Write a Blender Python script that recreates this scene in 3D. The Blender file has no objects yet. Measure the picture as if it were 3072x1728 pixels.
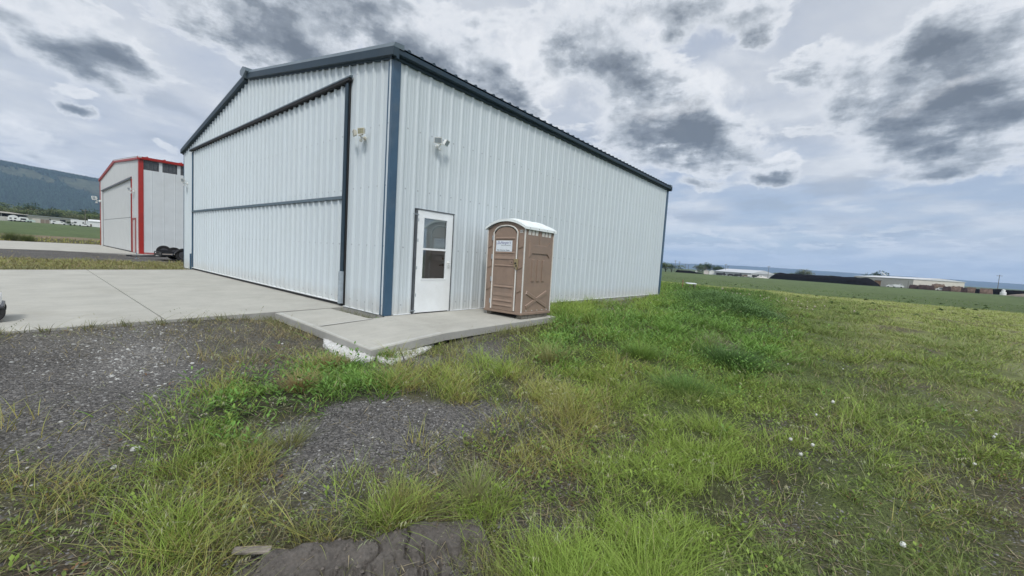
import bpy, math, random
import numpy as np
from mathutils import Vector, Matrix
random.seed(7); RNG=np.random.default_rng(11)
PI=math.pi
sc=bpy.context.scene
COL=sc.collection
CX,CY,CZ=-4.4029,-6.7387,1.2483
# ---------------------------------------------------------------- helpers
ORG={}
def setp(o,label=None,cat=None,group=None,kind=None):
    if label: o['label']=label
    if cat: o['category']=cat
    if group: o['group']=group
    if kind: o['kind']=kind
    return o
def thing(name,label,cat,loc=(0,0,0),rotz=0.0,group=None,tilt=(0,0)):
    o=bpy.data.objects.new(name,None); COL.objects.link(o); o.empty_display_size=0.2
    o.location=loc; o.rotation_euler=(tilt[0],tilt[1],rotz)
    return setp(o,label,cat,group)
class MB:
    """collects faces; vertices in the frame of the thing"""
    def __init__(s): s.v=[]; s.f=[]; s.m=[]
    def add(s,vs,fs,mi=0):
        b=len(s.v); s.v+= [tuple(v) for v in vs]; s.f+=[tuple(b+i for i in f) for f in fs]; s.m+=[mi]*len(fs); return s
    def box(s,a,b,mi=0,bev=0.0):
        x0,y0,z0=[min(a[i],b[i]) for i in range(3)]; x1,y1,z1=[max(a[i],b[i]) for i in range(3)]
        if bev<=0:
            vs=[(x0,y0,z0),(x1,y0,z0),(x1,y1,z0),(x0,y1,z0),(x0,y0,z1),(x1,y0,z1),(x1,y1,z1),(x0,y1,z1)]
            return s.add(vs,[(0,3,2,1),(4,5,6,7),(0,1,5,4),(1,2,6,5),(2,3,7,6),(3,0,4,7)],mi)
        c=bev; rings=[]
        for z,i in ((z0,c),(z0+c,0),(z1-c,0),(z1,c)):
            rings.append([(x0+c+i*0,y0+i,z),(x1-c,y0+i,z),(x1-i,y0+c,z),(x1-i,y1-c,z),(x1-c,y1-i,z),(x0+c,y1-i,z),(x0+i,y1-c,z),(x0+i,y0+c,z)])
        vs=[v for r in rings for v in r]; fs=[tuple(range(7,-1,-1)),tuple(range(24,32))]
        for k in range(3):
            for j in range(8): fs.append((k*8+j,k*8+(j+1)%8,(k+1)*8+(j+1)%8,(k+1)*8+j))
        return s.add(vs,fs,mi)
    def prism(s,poly,ax,t0,t1,mi=0):
        """poly: 2D points in the plane normal to ax; extruded t0..t1"""
        n=len(poly)
        def P(p,t):
            return {'x':(t,p[0],p[1]),'y':(p[0],t,p[1]),'z':(p[0],p[1],t)}[ax]
        vs=[P(p,t0) for p in poly]+[P(p,t1) for p in poly]
        fs=[tuple(range(n-1,-1,-1)),tuple(range(n,2*n))]+[(i,(i+1)%n,n+(i+1)%n,n+i) for i in range(n)]
        return s.add(vs,fs,mi)
    def tube(s,pts,r,n=8,mi=0,cap=True):
        pts=[Vector(p) for p in pts]; rr=r if isinstance(r,(list,tuple)) else [r]*len(pts)
        vs=[]; up=Vector((0,0,1))
        for i,p in enumerate(pts):
            d=(pts[min(i+1,len(pts)-1)]-pts[max(i-1,0)]).normalized()
            a=d.cross(up if abs(d.z)<.95 else Vector((1,0,0))).normalized(); b=d.cross(a)
            for k in range(n):
                t=2*PI*k/n; vs.append(p+(a*math.cos(t)+b*math.sin(t))*rr[i])
        fs=[]
        for i in range(len(pts)-1):
            for k in range(n): fs.append((i*n+k,i*n+(k+1)%n,(i+1)*n+(k+1)%n,(i+1)*n+k))
        if cap: fs+= [tuple(range(n-1,-1,-1)),tuple((len(pts)-1)*n+k for k in range(n))]
        return s.add(vs,fs,mi)
    def lathe(s,prof,c,ax='z',n=24,mi=0):
        """prof: (r,h) along axis ax around c"""
        vs=[]
        for r,h in prof:
            for k in range(n):
                t=2*PI*k/n; a,b=r*math.cos(t),r*math.sin(t)
                vs.append({'z':(c[0]+a,c[1]+b,c[2]+h),'y':(c[0]+a,c[1]+h,c[2]+b),'x':(c[0]+h,c[1]+a,c[2]+b)}[ax])
        fs=[]
        for i in range(len(prof)-1):
            for k in range(n): fs.append((i*n+k,i*n+(k+1)%n,(i+1)*n+(k+1)%n,(i+1)*n+k))
        fs+=[tuple(range(n-1,-1,-1)),tuple((len(prof)-1)*n+k for k in range(n))]
        return s.add(vs,fs,mi)
    def quad(s,a,b,c,d,mi=0): return s.add([a,b,c,d],[(0,1,2,3)],mi)
    def each(s,name,mt,parent,k):
        """one object per run of k vertices"""
        n=0
        while n<len(s.v):
            q=MB(); q.v=s.v[n:n+k]; q.f=[tuple(i-n for i in f) for f in s.f if n<=f[0]<n+k]; q.m=[0]*len(q.f); q.build(name,mt,parent); n+=k
    def build(s,name,mats,parent=None,smooth=False,off=(0,0,0)):
        me=bpy.data.meshes.new(name)
        me.from_pydata([(v[0]-off[0],v[1]-off[1],v[2]-off[2]) for v in s.v],[],s.f)
        mats=mats if isinstance(mats,(list,tuple)) else [mats]
        for m in mats: me.materials.append(m)
        if len(mats)>1: me.polygons.foreach_set('material_index',s.m)
        if smooth: me.polygons.foreach_set('use_smooth',[True]*len(s.f))
        me.update()
        o=bpy.data.objects.new(name,me); COL.objects.link(o)
        if parent: o.parent=parent
        return o
def recalc(o):
    import bmesh
    bm=bmesh.new(); bm.from_mesh(o.data); bmesh.ops.recalc_face_normals(bm,faces=bm.faces); bm.to_mesh(o.data); bm.free(); return o
def copy_tree(o,parent=None):
    c=o.copy(); COL.objects.link(c); c.parent=parent
    for ch in list(o.children): copy_tree(ch,c)
    return c
def npmesh(name,V,F,mats,col=None,mi=None,smooth=False,parent=None):
    """V (N,3); F: list of int arrays (M,k)"""
    me=bpy.data.meshes.new(name)
    me.vertices.add(len(V)); me.vertices.foreach_set('co',np.ascontiguousarray(V,dtype=np.float32).ravel())
    loops=np.concatenate([f.ravel() for f in F]); sizes=np.concatenate([np.full(len(f),f.shape[1]) for f in F])
    me.loops.add(len(loops)); me.loops.foreach_set('vertex_index',loops.astype(np.int32))
    me.polygons.add(len(sizes)); st=np.concatenate([[0],np.cumsum(sizes)[:-1]])
    me.polygons.foreach_set('loop_start',st.astype(np.int32))
    if smooth: me.polygons.foreach_set('use_smooth',np.ones(len(sizes),dtype=bool))
    for m in (mats if isinstance(mats,(list,tuple)) else [mats]): me.materials.append(m)
    if mi is not None: me.polygons.foreach_set('material_index',mi.astype(np.int32))
    me.update(calc_edges=True); me.validate()
    if col is not None:
        a=me.color_attributes.new('tint','FLOAT_COLOR','POINT')
        cc=np.ones((len(V),4),np.float32); cc[:,:col.shape[1]]=col; a.data.foreach_set('color',cc.ravel())
    o=bpy.data.objects.new(name,me); COL.objects.link(o)
    if parent: o.parent=parent
    return o
# ---------------------------------------------------------------- materials
class NT:
    def __init__(s,tree): s.t=tree
    def n(s,typ,**kw):
        nd=s.t.nodes.new(typ)
        ins=kw.pop('ins',{})
        for k,v in kw.items(): setattr(nd,k,v)
        for k,v in ins.items(): s.set(nd.inputs[k],v)
        return nd
    def set(s,sock,v):
        if isinstance(v,bpy.types.NodeSocket): s.t.links.new(v,sock)
        elif hasattr(sock,'default_value'):
            if isinstance(v,(tuple,list)) and len(v)==3 and sock.type=='RGBA': v=(*v,1)
            sock.default_value=v
    def math(s,op,a,b=0.0,c=0.0,clamp=False):
        nd=s.t.nodes.new('ShaderNodeMath'); nd.operation=op; nd.use_clamp=clamp
        s.set(nd.inputs[0],a); s.set(nd.inputs[1],b); s.set(nd.inputs[2],c); return nd.outputs[0]
    def vm(s,op,a,b=(0,0,0),sc_=None):
        nd=s.t.nodes.new('ShaderNodeVectorMath'); nd.operation=op; s.set(nd.inputs[0],a); s.set(nd.inputs[1],b)
        if sc_ is not None: s.set(nd.inputs[3],sc_)
        return nd.outputs[1] if op in('DOT_PRODUCT','LENGTH') else nd.outputs[0]
    def noise(s,vec,scale,detail=4,rough=.55,out=0,dist=0.0):
        nd=s.n('ShaderNodeTexNoise',ins={'Scale':scale,'Detail':detail,'Roughness':rough,'Distortion':dist})
        if vec is not None: s.set(nd.inputs['Vector'],vec)
        return nd.outputs[out]
    def mix(s,f,a,b,mode='MIX'):
        nd=s.t.nodes.new('ShaderNodeMix'); nd.data_type='RGBA'; nd.blend_type=mode
        s.set(nd.inputs[0],f); s.set(nd.inputs[6],a); s.set(nd.inputs[7],b); return nd.outputs[2]
    def ramp(s,f,stops,interp='LINEAR'):
        nd=s.t.nodes.new('ShaderNodeValToRGB'); e=nd.color_ramp.elements; nd.color_ramp.interpolation=interp
        while len(e)<len(stops): e.new(.5)
        for i,(p,c) in enumerate(stops):
            e[i].position=p; e[i].color=(*c,1) if len(c)==3 else c
        s.set(nd.inputs[0],f); return nd.outputs[0]
    def mr(s,v,a,b,c=0.0,d=1.0,smooth=False):
        nd=s.t.nodes.new('ShaderNodeMapRange'); nd.clamp=True
        if smooth: nd.interpolation_type='SMOOTHSTEP'
        for i,x in enumerate((v,a,b,c,d)): s.set(nd.inputs[i],x)
        return nd.outputs[0]
def newmat(name):
    m=bpy.data.materials.new(name); m.use_nodes=True; t=m.node_tree; t.nodes.clear(); N=NT(t)
    out=t.nodes.new('ShaderNodeOutputMaterial'); b=t.nodes.new('ShaderNodeBsdfPrincipled'); t.links.new(b.outputs[0],out.inputs[0])
    return m,N,b,out
def simple(name,col,rough=.5,metal=0.0,var=.12,scale=6.0,bump=0.0,bscale=60,spec=.5,dirt=None):
    m,N,b,out=newmat(name)
    tc=N.n('ShaderNodeTexCoord').outputs['Object']
    f=N.noise(tc,scale,5,.6)
    c=N.mix(N.mr(f,.3,.7),tuple(x*(1-var) for x in col),tuple(min(1,x*(1+var)) for x in col))
    if dirt:
        g=N.noise(tc,scale*.35,6,.65,dist=.4)
        c=N.mix(N.mr(g,.5,.72,0,dirt[1]),c,dirt[0])
    N.set(b.inputs['Base Color'],c); b.inputs['Roughness'].default_value=rough; b.inputs['Metallic'].default_value=metal
    b.inputs['Specular IOR Level'].default_value=spec
    if bump>0:
        bn=N.n('ShaderNodeBump',ins={'Strength':bump,'Distance':.01,'Height':N.noise(tc,bscale,4,.6)})
        N.set(b.inputs['Normal'],bn.outputs[0])
    return m
def metal_wall(name,base,plane,rough=.38):
    """painted ribbed steel sheet with screw rows, run-off streaks and dust towards the base"""
    m,N,b,out=newmat(name)
    tc=N.n('ShaderNodeTexCoord').outputs['Object']
    sx=N.n('ShaderNodeSeparateXYZ',ins={0:tc}); U=sx.outputs[0 if plane=='x' else 1]; Z=sx.outputs[2]
    mp=N.n('ShaderNodeMapping',ins={'Vector':tc,'Scale':(7,7,.35)}).outputs[0]
    st=N.noise(mp,1.0,5,.6)
    c=N.mix(N.mr(st,.42,.75,0,.35),base,tuple(x*.80 for x in base))
    big=N.noise(tc,.8,5,.6)
    c=N.mix(N.mr(big,.4,.75,0,.22),c,(base[0]*.88,base[1]*.86,base[2]*.82))
    # panel to panel tone
    pn=N.math('FLOOR',N.math('DIVIDE',U,.88)); wn=N.n('ShaderNodeTexWhiteNoise',noise_dimensions='1D',ins={'W':pn})
    c=N.mix(N.mr(wn.outputs[0],0,1,0,.07),c,(base[0]*.7,base[1]*.72,base[2]*.75))
    # mud splash near ground with a ragged edge
    zz=N.math('ADD',Z,N.math('MULTIPLY',N.noise(tc,3.5,5,.7),-.5))
    sp=N.mr(zz,-.25,.18,.45,0)
    c=N.mix(sp,c,(.42,.38,.32))
    # screws
    fu=N.math('SUBTRACT',N.math('FRACT',N.math('DIVIDE',N.math('ADD',U,.085),.29)),.5)
    du=N.math('MULTIPLY',fu,.29)
    fz=N.math('SUBTRACT',N.math('FRACT',N.math('DIVIDE',N.math('ADD',Z,-.12),1.13)),.06)
    dz=N.math('MULTIPLY',fz,1.13)
    rr=N.math('SQRT',N.math('ADD',N.math('MULTIPLY',du,du),N.math('MULTIPLY',dz,dz)))
    c=N.mix(N.mr(rr,.013,.019,.55,0),c,(.16,.17,.19))
    N.set(b.inputs['Base Color'],c); b.inputs['Roughness'].default_value=rough
    bn=N.n('ShaderNodeBump',ins={'Strength':.25,'Distance':.02,'Height':N.noise(tc,1.6,3,.5)})
    N.set(b.inputs['Normal'],bn.outputs[0])
    return m
def concrete(name,col,scale=1.0):
    m,N,b,out=newmat(name)
    tc=N.n('ShaderNodeTexCoord').outputs['Object']
    f=N.noise(tc,1.1*scale,7,.65); g=N.noise(tc,14*scale,5,.7); h=N.noise(tc,120,3,.6)
    mp=N.n('ShaderNodeMapping',ins={'Vector':tc,'Scale':(1.0,9,1)}).outputs[0]
    st=N.noise(mp,.6,4,.6)
    c=N.mix(N.mr(f,.35,.68),tuple(x*.86 for x in col),tuple(min(1,x*1.07) for x in col))
    c=N.mix(N.mr(g,.5,.75,0,.4),c,tuple(x*.70 for x in col))
    sb=N.noise(tc,.55*scale,6,.7,dist=.6); c=N.mix(N.mr(sb,.52,.68,0,.38),c,(col[0]*.66,col[1]*.64,col[2]*.60))
    c=N.mix(N.mr(st,.5,.72,0,.30),c,(col[0]*1.16,col[1]*1.16,col[2]*1.14))
    c=N.mix(N.mr(h,.55,.8,0,.35),c,tuple(x*.66 for x in col))
    v=N.n('ShaderNodeTexVoronoi',ins={'Vector':tc,'Scale':2.2}); c=N.mix(N.mr(v.outputs[0],.012,.022,.7,0),c,(.12,.11,.10))
    N.set(b.inputs['Base Color'],c); b.inputs['Roughness'].default_value=.85
    bn=N.n('ShaderNodeBump',ins={'Strength':.35,'Distance':.006,'Height':N.noise(tc,90,4,.7)})
    N.set(b.inputs['Normal'],bn.outputs[0]); return m
def veg_mat(name,rough=.55,trans=.35):
    m,N,b,out=newmat(name)
    a=N.n('ShaderNodeAttribute',attribute_name='tint').outputs['Color']
    N.set(b.inputs['Base Color'],a); b.inputs['Roughness'].default_value=rough; b.inputs['Specular IOR Level'].default_value=.25
    tr=N.n('ShaderNodeBsdfTranslucent',ins={'Color':a}); mx=N.n('ShaderNodeMixShader',ins={0:trans})
    N.t.links.new(b.outputs[0],mx.inputs[1]); N.t.links.new(tr.outputs[0],mx.inputs[2]); N.t.links.new(mx.outputs[0],out.inputs[0])
    return m
M={}
WC=(.535,.59,.618)
M['wall_x']=metal_wall('white_ribbed_steel_side',WC,'x'); M['wall_y']=metal_wall('white_ribbed_steel_gable',WC,'y')
M['blue']=simple('slate_blue_trim',(.040,.088,.145),.38,var=.10,scale=3,dirt=((.16,.18,.19),.35))
M['bluedark']=simple('shade_darkened_slate_blue',(.011,.031,.050),.5,var=.10,scale=2,dirt=((.09,.11,.12),.3))  # slate blue trim paint, darkened for the weaker light on the fascia
M['bluegrey']=simple('blue_grey_and_skylit_trim',(.10,.135,.16),.3,var=.12,scale=3)  # on the rake caps this paler tone stands for sky light
M['track']=simple('grey_painted_steel_track',(.10,.11,.12),.4,var=.2,metal=.3)
M['galv']=simple('galvanised_sleeve',(.36,.41,.45),.4,metal=.4,var=.15,scale=12)
M['black']=simple('black_rubber_and_shadow',(.012,.012,.013),.7,var=.3)
M['white']=simple('white_painted_steel',(.74,.77,.78),.35,var=.04,scale=3,dirt=((.5,.47,.42),.25))
M['cream']=simple('aged_cream_plastic',(.55,.53,.45),.4,var=.1)
M['lens']=simple('floodlight_lens',(.26,.25,.16),.15,var=.25,scale=30)
M['whitepl']=simple('white_plastic',(.75,.76,.74),.4,var=.05)
M['conc']=concrete('pale_concrete',(.405,.395,.352)); M['conclight']=concrete('trowelled_pale_concrete',(.46,.455,.42))
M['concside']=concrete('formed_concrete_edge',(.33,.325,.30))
M['joint']=simple('joint_filler_soil',(.05,.045,.035),.95,var=.4,scale=40)
M['red']=simple('red_painted_trim',(.33,.020,.016),.42,var=.12,scale=3)
M['fadedred']=simple('faded_red_trim',(.28,.09,.085),.45,var=.2,scale=6)
M['wallr']=simple('plain_white_steel_sheet',(.54,.57,.58),.45,var=.05,scale=1.5,dirt=((.42,.42,.40),.3))
M['wallg']=simple('off_white_painted_sheet',(.53,.54,.53),.5,var=.05,scale=1.2)
M['dark']=simple('dark_translucent_panel',(.06,.065,.07),.3,var=.35,scale=8)
M['tan']=simple('tan_moulded_plastic',(.25,.178,.135),.45,var=.10,scale=5,bump=.12,bscale=25,dirt=((.17,.14,.115),.45))
M['seam']=simple('off_white_plastic_edging',(.60,.58,.54),.5,var=.1,scale=14)
M['potroof']=simple('white_translucent_roof_plastic',(.72,.76,.75),.35,var=.05,scale=6)
M['timber']=simple('weathered_grey_timber',(.16,.145,.12),.85,var=.35,scale=14,bump=.5)
M['brass']=simple('dull_brass_latch',(.35,.28,.16),.45,metal=.5,var=.2,scale=30)
M['paper']=simple('white_sign_sheet',(.66,.70,.74),.5,var=.05,scale=20)
M['ink']=simple('faded_blue_ink',(.20,.20,.34),.6,var=.1)
M['inkdark']=simple('dark_grey_ink',(.07,.08,.09),.6,var=.1)
M['trailer']=simple('black_painted_trailer_steel',(.012,.013,.016),.4,var=.3,scale=10)
M['tyre']=simple('black_tyre_rubber',(.016,.016,.017),.85,var=.3,scale=20,bump=.3)
M['rim']=simple('dark_grey_rim',(.10,.10,.11),.35,metal=.6)
M['woodboard']=simple('weathered_board',(.20,.175,.15),.9,var=.3,scale=20,bump=.4)
M['foam']=simple('rough_white_overspill',(.52,.52,.505),.95,var=.20,scale=16,bump=1.0,bscale=60)
def glassmat(name,tint,rough=.03,alpha=.35):
    m,N,b,out=newmat(name)
    gl=N.n('ShaderNodeBsdfGlossy',ins={'Color':(.9,.93,.95),'Roughness':rough}); tr=N.n('ShaderNodeBsdfTransparent',ins={'Color':tint})
    fr=N.n('ShaderNodeFresnel',ins={'IOR':1.5}); f=N.math('ADD',N.math('MULTIPLY',fr.outputs[0],1.3),alpha*.4,clamp=True)
    mx=N.n('ShaderNodeMixShader',ins={0:f}); N.t.links.new(tr.outputs[0],mx.inputs[1]); N.t.links.new(gl.outputs[0],mx.inputs[2]); N.t.links.new(mx.outputs[0],out.inputs[0]); return m
M['glass']=glassmat('clear_window_glass',(.80,.84,.84)); M['glass2']=glassmat('screened_window_glass',(.34,.36,.37),.06)

VD,HAZE,SKYGLOW,SUNE,EXPO=1.0,9.5e-5,2.6,2.2,0.0
def sst(a,b,x):
    t=np.clip((x-a)/(b-a),0,1); return t*t*(3-2*t)
def zg(x,y):
    x=np.asarray(x,float); y=np.asarray(y,float)
    z=-0.215-0.16*sst(-2.5,-6.0,y)*(1-sst(4,14,x))
    z=z+0.11*sst(-1.0,1.2,y)*sst(-1.2,-2.2,x)+0.085*sst(-.3,1.2,x)*sst(-3.2,-1.9,y)             # gravel rises to the apron edge
    z=np.where(y>6,-0.09,z) if z.ndim==0 else z*(1-sst(4,8,y))+(-0.09)*sst(4,8,y)
    z=z+0.26*np.exp(-(((x-11.0)/4.0)**2+((y+3.8)/1.8)**2))
    z=z+0.10*np.exp(-(((x-5.0)/2.5)**2+((y+3.9)/1.3)**2))
    z=z-0.0075*np.clip(x-16,0,400)
    z=z+0.0155*np.clip(y-50-0.7*np.clip(x,0,None),0,330)
    # outer plain settles level
    r=np.hypot(x,y)
    und=0.025*np.sin(x*0.9+1.3*np.sin(y*0.7))*np.cos(y*1.1+0.5)+0.012*np.sin(x*2.7+y*1.9)*np.cos(y*3.1-x)
    near=np.exp(-((r-6)/14)**2)
    return z+und*near*sst(-1.9,-2.6,y)
# ---------------------------------------------------------------- ribbed sheets
def ribprof(u0,u1,first,pitch,d=.032,minor=True):
    pts=[(u0,0)]
    k0=int(math.floor((u0-first)/pitch))-1
    u=first+k0*pitch
    while u<u1+pitch:
        cand=[(u-.046,0),(u-.016,d),(u+.016,d),(u+.046,0)]
        if minor:
            for q in (pitch*.36,pitch*.64): cand+=[(u+q-.014,0),(u+q-.006,.0045),(u+q+.006,.0045),(u+q+.014,0)]
        for c in cand:
            if u0+1e-3<c[0]<u1-1e-3: pts.append(c)
        u+=pitch
    pts.append((u1,0)); return pts
def ribsheet(mb,prof,zb,zt,place):
    """place(u,d,z) -> point; zb, zt functions of u"""
    vs=[];fs=[]
    for u,d in prof: vs+= [place(u,d,zb(u)),place(u,d,zt(u))]
    for i in range(len(prof)-1): fs.append((2*i,2*i+2,2*i+3,2*i+1))
    mb.add(vs,fs)
L,W,H=14.42,14.85,4.76
YR=7.38; RISE=1.27
def roofline(y,h=H): return h+RISE*(1-abs(y-YR)/(W-YR))
hangar=thing('hangar','large white ribbed steel hangar with slate blue trim and a bifold aircraft door','hangar',(0,0,0))
# side wall facing the porta potty, with the door opening left out
DX0,DX1,DH=.60,1.575,2.085
mb=MB()
P=lambda u,d,z:(u,-d,z)
for a,b,z0,z1 in ((0,DX0,.012,H+.02),(DX1,L,.012,H+.02),(DX0,DX1,DH,H+.02)):
    ribsheet(mb,ribprof(a,b,.262,.2895,d=.026),lambda u:z0,lambda u:z1,P)
mb.build('side_wall',M['wall_x'],hangar)
# gable wall pieces
GY0,GY1,GZ=1.50,13.62,4.69
mb=MB(); P=lambda u,d,z:(-d,u,z)
def gpiece(a,b,z0):
    pr=ribprof(a,b,.345,.2935,d=.044)
    if a<YR<b: pr=sorted(pr+[(YR,0)])
    ribsheet(mb,pr,lambda u:z0,lambda u:roofline(u)-.0,P)
gpiece(0,GY0,.012); gpiece(GY1,W,.012); gpiece(GY0,GY1,GZ)
mb.build('gable_wall',M['wall_y'],hangar)
# far walls (plain back sides)
mb=MB(); ribsheet(mb,ribprof(0,L,.262,.2895,minor=False),lambda u:.012,lambda u:H,lambda u,d,z:(u,W+d,z)); mb.build('far_side_wall',M['wall_x'],hangar)
mb=MB(); pr=sorted(ribprof(0,W,.345,.2935,minor=False)+[(YR,0)]); ribsheet(mb,pr,lambda u:.012,lambda u:roofline(u),lambda u,d,z:(L+d,u,z)); mb.build('far_gable_wall',M['wall_y'],hangar)
# inside floor and dark interior
MB().box((.05,.05,-.1),(L-.05,W-.05,.006)).build('floor_slab',M['conc'],hangar)
# roof sheets with ribs running up the slope
mb=MB(); RO=.14
def roofz(y): return H+.135+RISE*(1-abs(y-YR)/(W-YR))
for s in (0,1):
    ya,yb=(-RO,YR) if s==0 else (W+RO,YR)
    pr=ribprof(-.10,L+.10,.22,.2885,d=.034,minor=False)
    vs=[];fs=[]
    for u,d in pr: vs+=[(u,ya,roofz(ya)+d),(u,yb,roofz(yb)+d)]
    for i in range(len(pr)-1): fs.append((2*i,2*i+2,2*i+3,2*i+1))
    mb.add(vs,fs)
    vs2=[(u,y,roofz(y)-.01) for u in (-.10,L+.10) for y in (ya,yb)]; mb.add(vs2,[(0,1,3,2)])
    # rib end closures at the eave
    for i in range(len(pr)-1):
        (u0,d0),(u1,d1)=pr[i],pr[i+1]
        if d0>0 or d1>0: mb.add([(u0,ya,roofz(ya)-.01),(u1,ya,roofz(ya)-.01),(u1,ya,roofz(ya)+d1),(u0,ya,roofz(ya)+d0)],[(0,1,2,3)])
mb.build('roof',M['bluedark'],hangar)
# eave trims (gutter profile)
def eave(side):
    s=-1 if side==0 else 1; y0=0 if side==0 else W
    prof=[(0,H-.065),(.045,H-.065),(.052,H-.050),(.052,H-.012),(.125,H-.004),(.135,H+.01),(.135,H+.085),(.125,H+.10),(0,H+.10)]
    pl=[(y0+s*a,b) for a,b in prof]
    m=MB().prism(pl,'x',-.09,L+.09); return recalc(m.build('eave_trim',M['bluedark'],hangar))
eave(0); eave(1)
# rake trims on the gable: fascia + bevelled top strip, coloured paler for the sky light on it
def rake(x0,sgn,name):
    for a,b,l in ((-RO-.01,YR-.1,0),(YR+.1,W+RO+.01,1)):
        f=MB()
        prof=[(0,-.075),(.05,-.075),(.05,-.045),(.125,-.035),(.125,.105),(0,.105)]
        vs=[]
        for y in (a,b):
            for d,h in prof: vs.append((x0+sgn*d,y,roofline(y)+h))
        n=len(prof); fs=[(i,(i+1)%n,n+(i+1)%n,n+i) for i in range(n)]+[tuple(range(n)),tuple(range(2*n-1,n-1,-1))]
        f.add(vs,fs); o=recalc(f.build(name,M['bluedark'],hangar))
        t=MB(); prof=[(.126,.107),(.095,.185),(-.10,.20),(-.10,.107)]
        vs=[]
        for y in (a,b):
            for d,h in prof: vs.append((x0+sgn*d,y,roofline(y)+h))
        n=4; fs=[(i,(i+1)%n,n+(i+1)%n,n+i) for i in range(n)]+[tuple(range(n)),tuple(range(2*n-1,n-1,-1))]
        t.add(vs,fs); recalc(t.build('trim_cap',M['bluegrey'],o))
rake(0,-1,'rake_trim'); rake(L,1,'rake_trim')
# ridge cap with its hexagonal end
mb=MB(); zr=roofline(YR)
pl=[(YR-.24,zr+.10),(YR-.22,zr+.20),(YR,zr+.27),(YR+.22,zr+.20),(YR+.24,zr+.10),(YR,zr-.04)]
mb.prism(pl,'x',-.20,L+.20); recalc(mb.build('ridge_cap',M['bluegrey'],hangar))
# corner trims
def corner(x,y,sx,sy):
    f=MB(); w=.125; t=.036
    f.box((x-sx*t*-1 if False else x+sx*t,y+sy*t,.0),(x-sx*w,y+sy*.002,H-.067))
    f.box((x+sx*t*.995,y+sy*t*.99,.001),(x+sx*.002,y-sy*w,H-.068))
    f.build('corner_trim',M['blue'],hangar)
corner(0,0,-1,-1); corner(L,0,1,-1); corner(0,W,-1,1); corner(L,W,1,1)
# base trim
mb=MB(); mb.box((.17,-.045,.0),(DX0-.03,-.0,.011)).box((DX1+.03,-.045,.0),(L-.17,0,.011)); mb.box((-.045,.17,0),(0,GY0,.011)).box((-.045,GY1,0),(0,W-.17,.011))
mb.each('base_trim',M['white'],hangar,8)
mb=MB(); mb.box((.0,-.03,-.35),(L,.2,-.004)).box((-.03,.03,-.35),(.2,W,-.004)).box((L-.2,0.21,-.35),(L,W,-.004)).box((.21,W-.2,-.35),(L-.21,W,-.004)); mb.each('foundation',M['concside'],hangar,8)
# aircraft door
door=MB()
P=lambda u,d,z:(.005-d,u,z)
D0,D1=1.66,13.56
ribsheet(door,ribprof(D0,D1,.345+.04,.2935,d=.044),lambda u:.085,lambda u:2.255,P)
ribsheet(door,ribprof(D0,D1,.345+.04,.2935,d=.044),lambda u:2.325,lambda u:4.62,P)
door.box((.04,D0,.06),(.02,D1,4.62))
bd=door.build('bifold_door',M['wall_y'],hangar)
MB().box((-.055,D0,2.262),(.0,D1,2.318)).box((-.040,D0,2.318),(-.0,D1,2.330)).build('seam_strip',M['bluegrey'],bd)
MB().box((-.045,D0,.060),(.01,D1,.084)).build('bottom_lip',M['white'],bd)
MB().box((-.025,D0,.004),(.015,D1,.059)).build('bottom_seal',M['black'],bd)
mb=MB(); mb.prism([(-.034,GZ+.050),(-.105,GZ+.022),(-.105,GZ-.004),(-.034,GZ-.004)],'y',GY0-.10,GY1+.10)
o=recalc(mb.build('door_header',M['bluegrey'],hangar))
MB().box((-.100,GY0-.08,GZ-.060),(-.034,GY1+.08,GZ-.0045)).build('header_shadow_strip',M['black'],o)  # black strip drawn in as the shadow below the header
MB().box((.0,GY0,GZ-.09),(.06,GY1,GZ)).box((.0,GY0,0),(.06,D0,GZ-.09)).box((.0,D1,0),(.06,GY1,GZ-.09)).build('door_frame',M['trailer'],hangar)
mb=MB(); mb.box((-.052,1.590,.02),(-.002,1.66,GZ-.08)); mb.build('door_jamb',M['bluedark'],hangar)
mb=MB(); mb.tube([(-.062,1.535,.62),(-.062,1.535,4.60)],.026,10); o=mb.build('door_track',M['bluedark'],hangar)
MB().box((-.040,1.50,.02),(-.002,1.584,GZ-.06)).build('door_reveal',M['black'],hangar)
MB().tube([(-.078,1.545,.06),(-.078,1.545,.74)],.056,12).build('track_sleeve',M['galv'],o)
MB().box((-.035,13.57,.0),(-.002,13.62,GZ-.08)).build('door_jamb',M['blue'],hangar)
MB().tube([(-.06,13.66,.0),(-.06,13.66,.62)],.03,8).build('track_stub',M['blue'],hangar)
# walk-in storm door
wd=MB()
x0,x1=DX0+.045,DX1-.05; z0,z1=.02,DH-.045; yo=-.060
wx0,wx1,wz0,wz1=.785,1.385,.715,1.935
wd.box((x0,yo,z0),(wx0,yo+.032,z1)).box((wx1,yo,z0),(x1,yo+.032,z1)).box((wx0,yo,z0),(wx1,yo+.032,wz0)).box((wx0,yo,wz1),(wx1,yo+.032,z1))
wdo=wd.build('storm_door',M['white'],hangar)
f=MB(); fw=.022
f.box((wx0-.03,yo-.008,wz0-.03),(wx1+.03,yo-.001,wz0)).box((wx0-.03,yo-.008,wz1),(wx1+.03,yo-.001,wz1+.028)).box((wx0-.03,yo-.008,wz0),(wx0,yo-.001,wz1)).box((wx1,yo-.008,wz0),(wx1+.03,yo-.001,wz1)).box((wx0,yo-.010,1.295),(wx1,yo+.012,1.335))
wf=f.build('window_frame',M['white'],wdo)
MB().quad((wx0,yo+.008,1.335),(wx1,yo+.008,1.335),(wx1,yo+.008,wz1),(wx0,yo+.008,wz1)).build('pane',M['glass'],wf)
MB().quad((wx0,yo+.012,wz0),(wx1,yo+.012,wz0),(wx1,yo+.012,1.295),(wx0,yo+.012,1.295)).build('pane',M['glass2'],wf)
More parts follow.
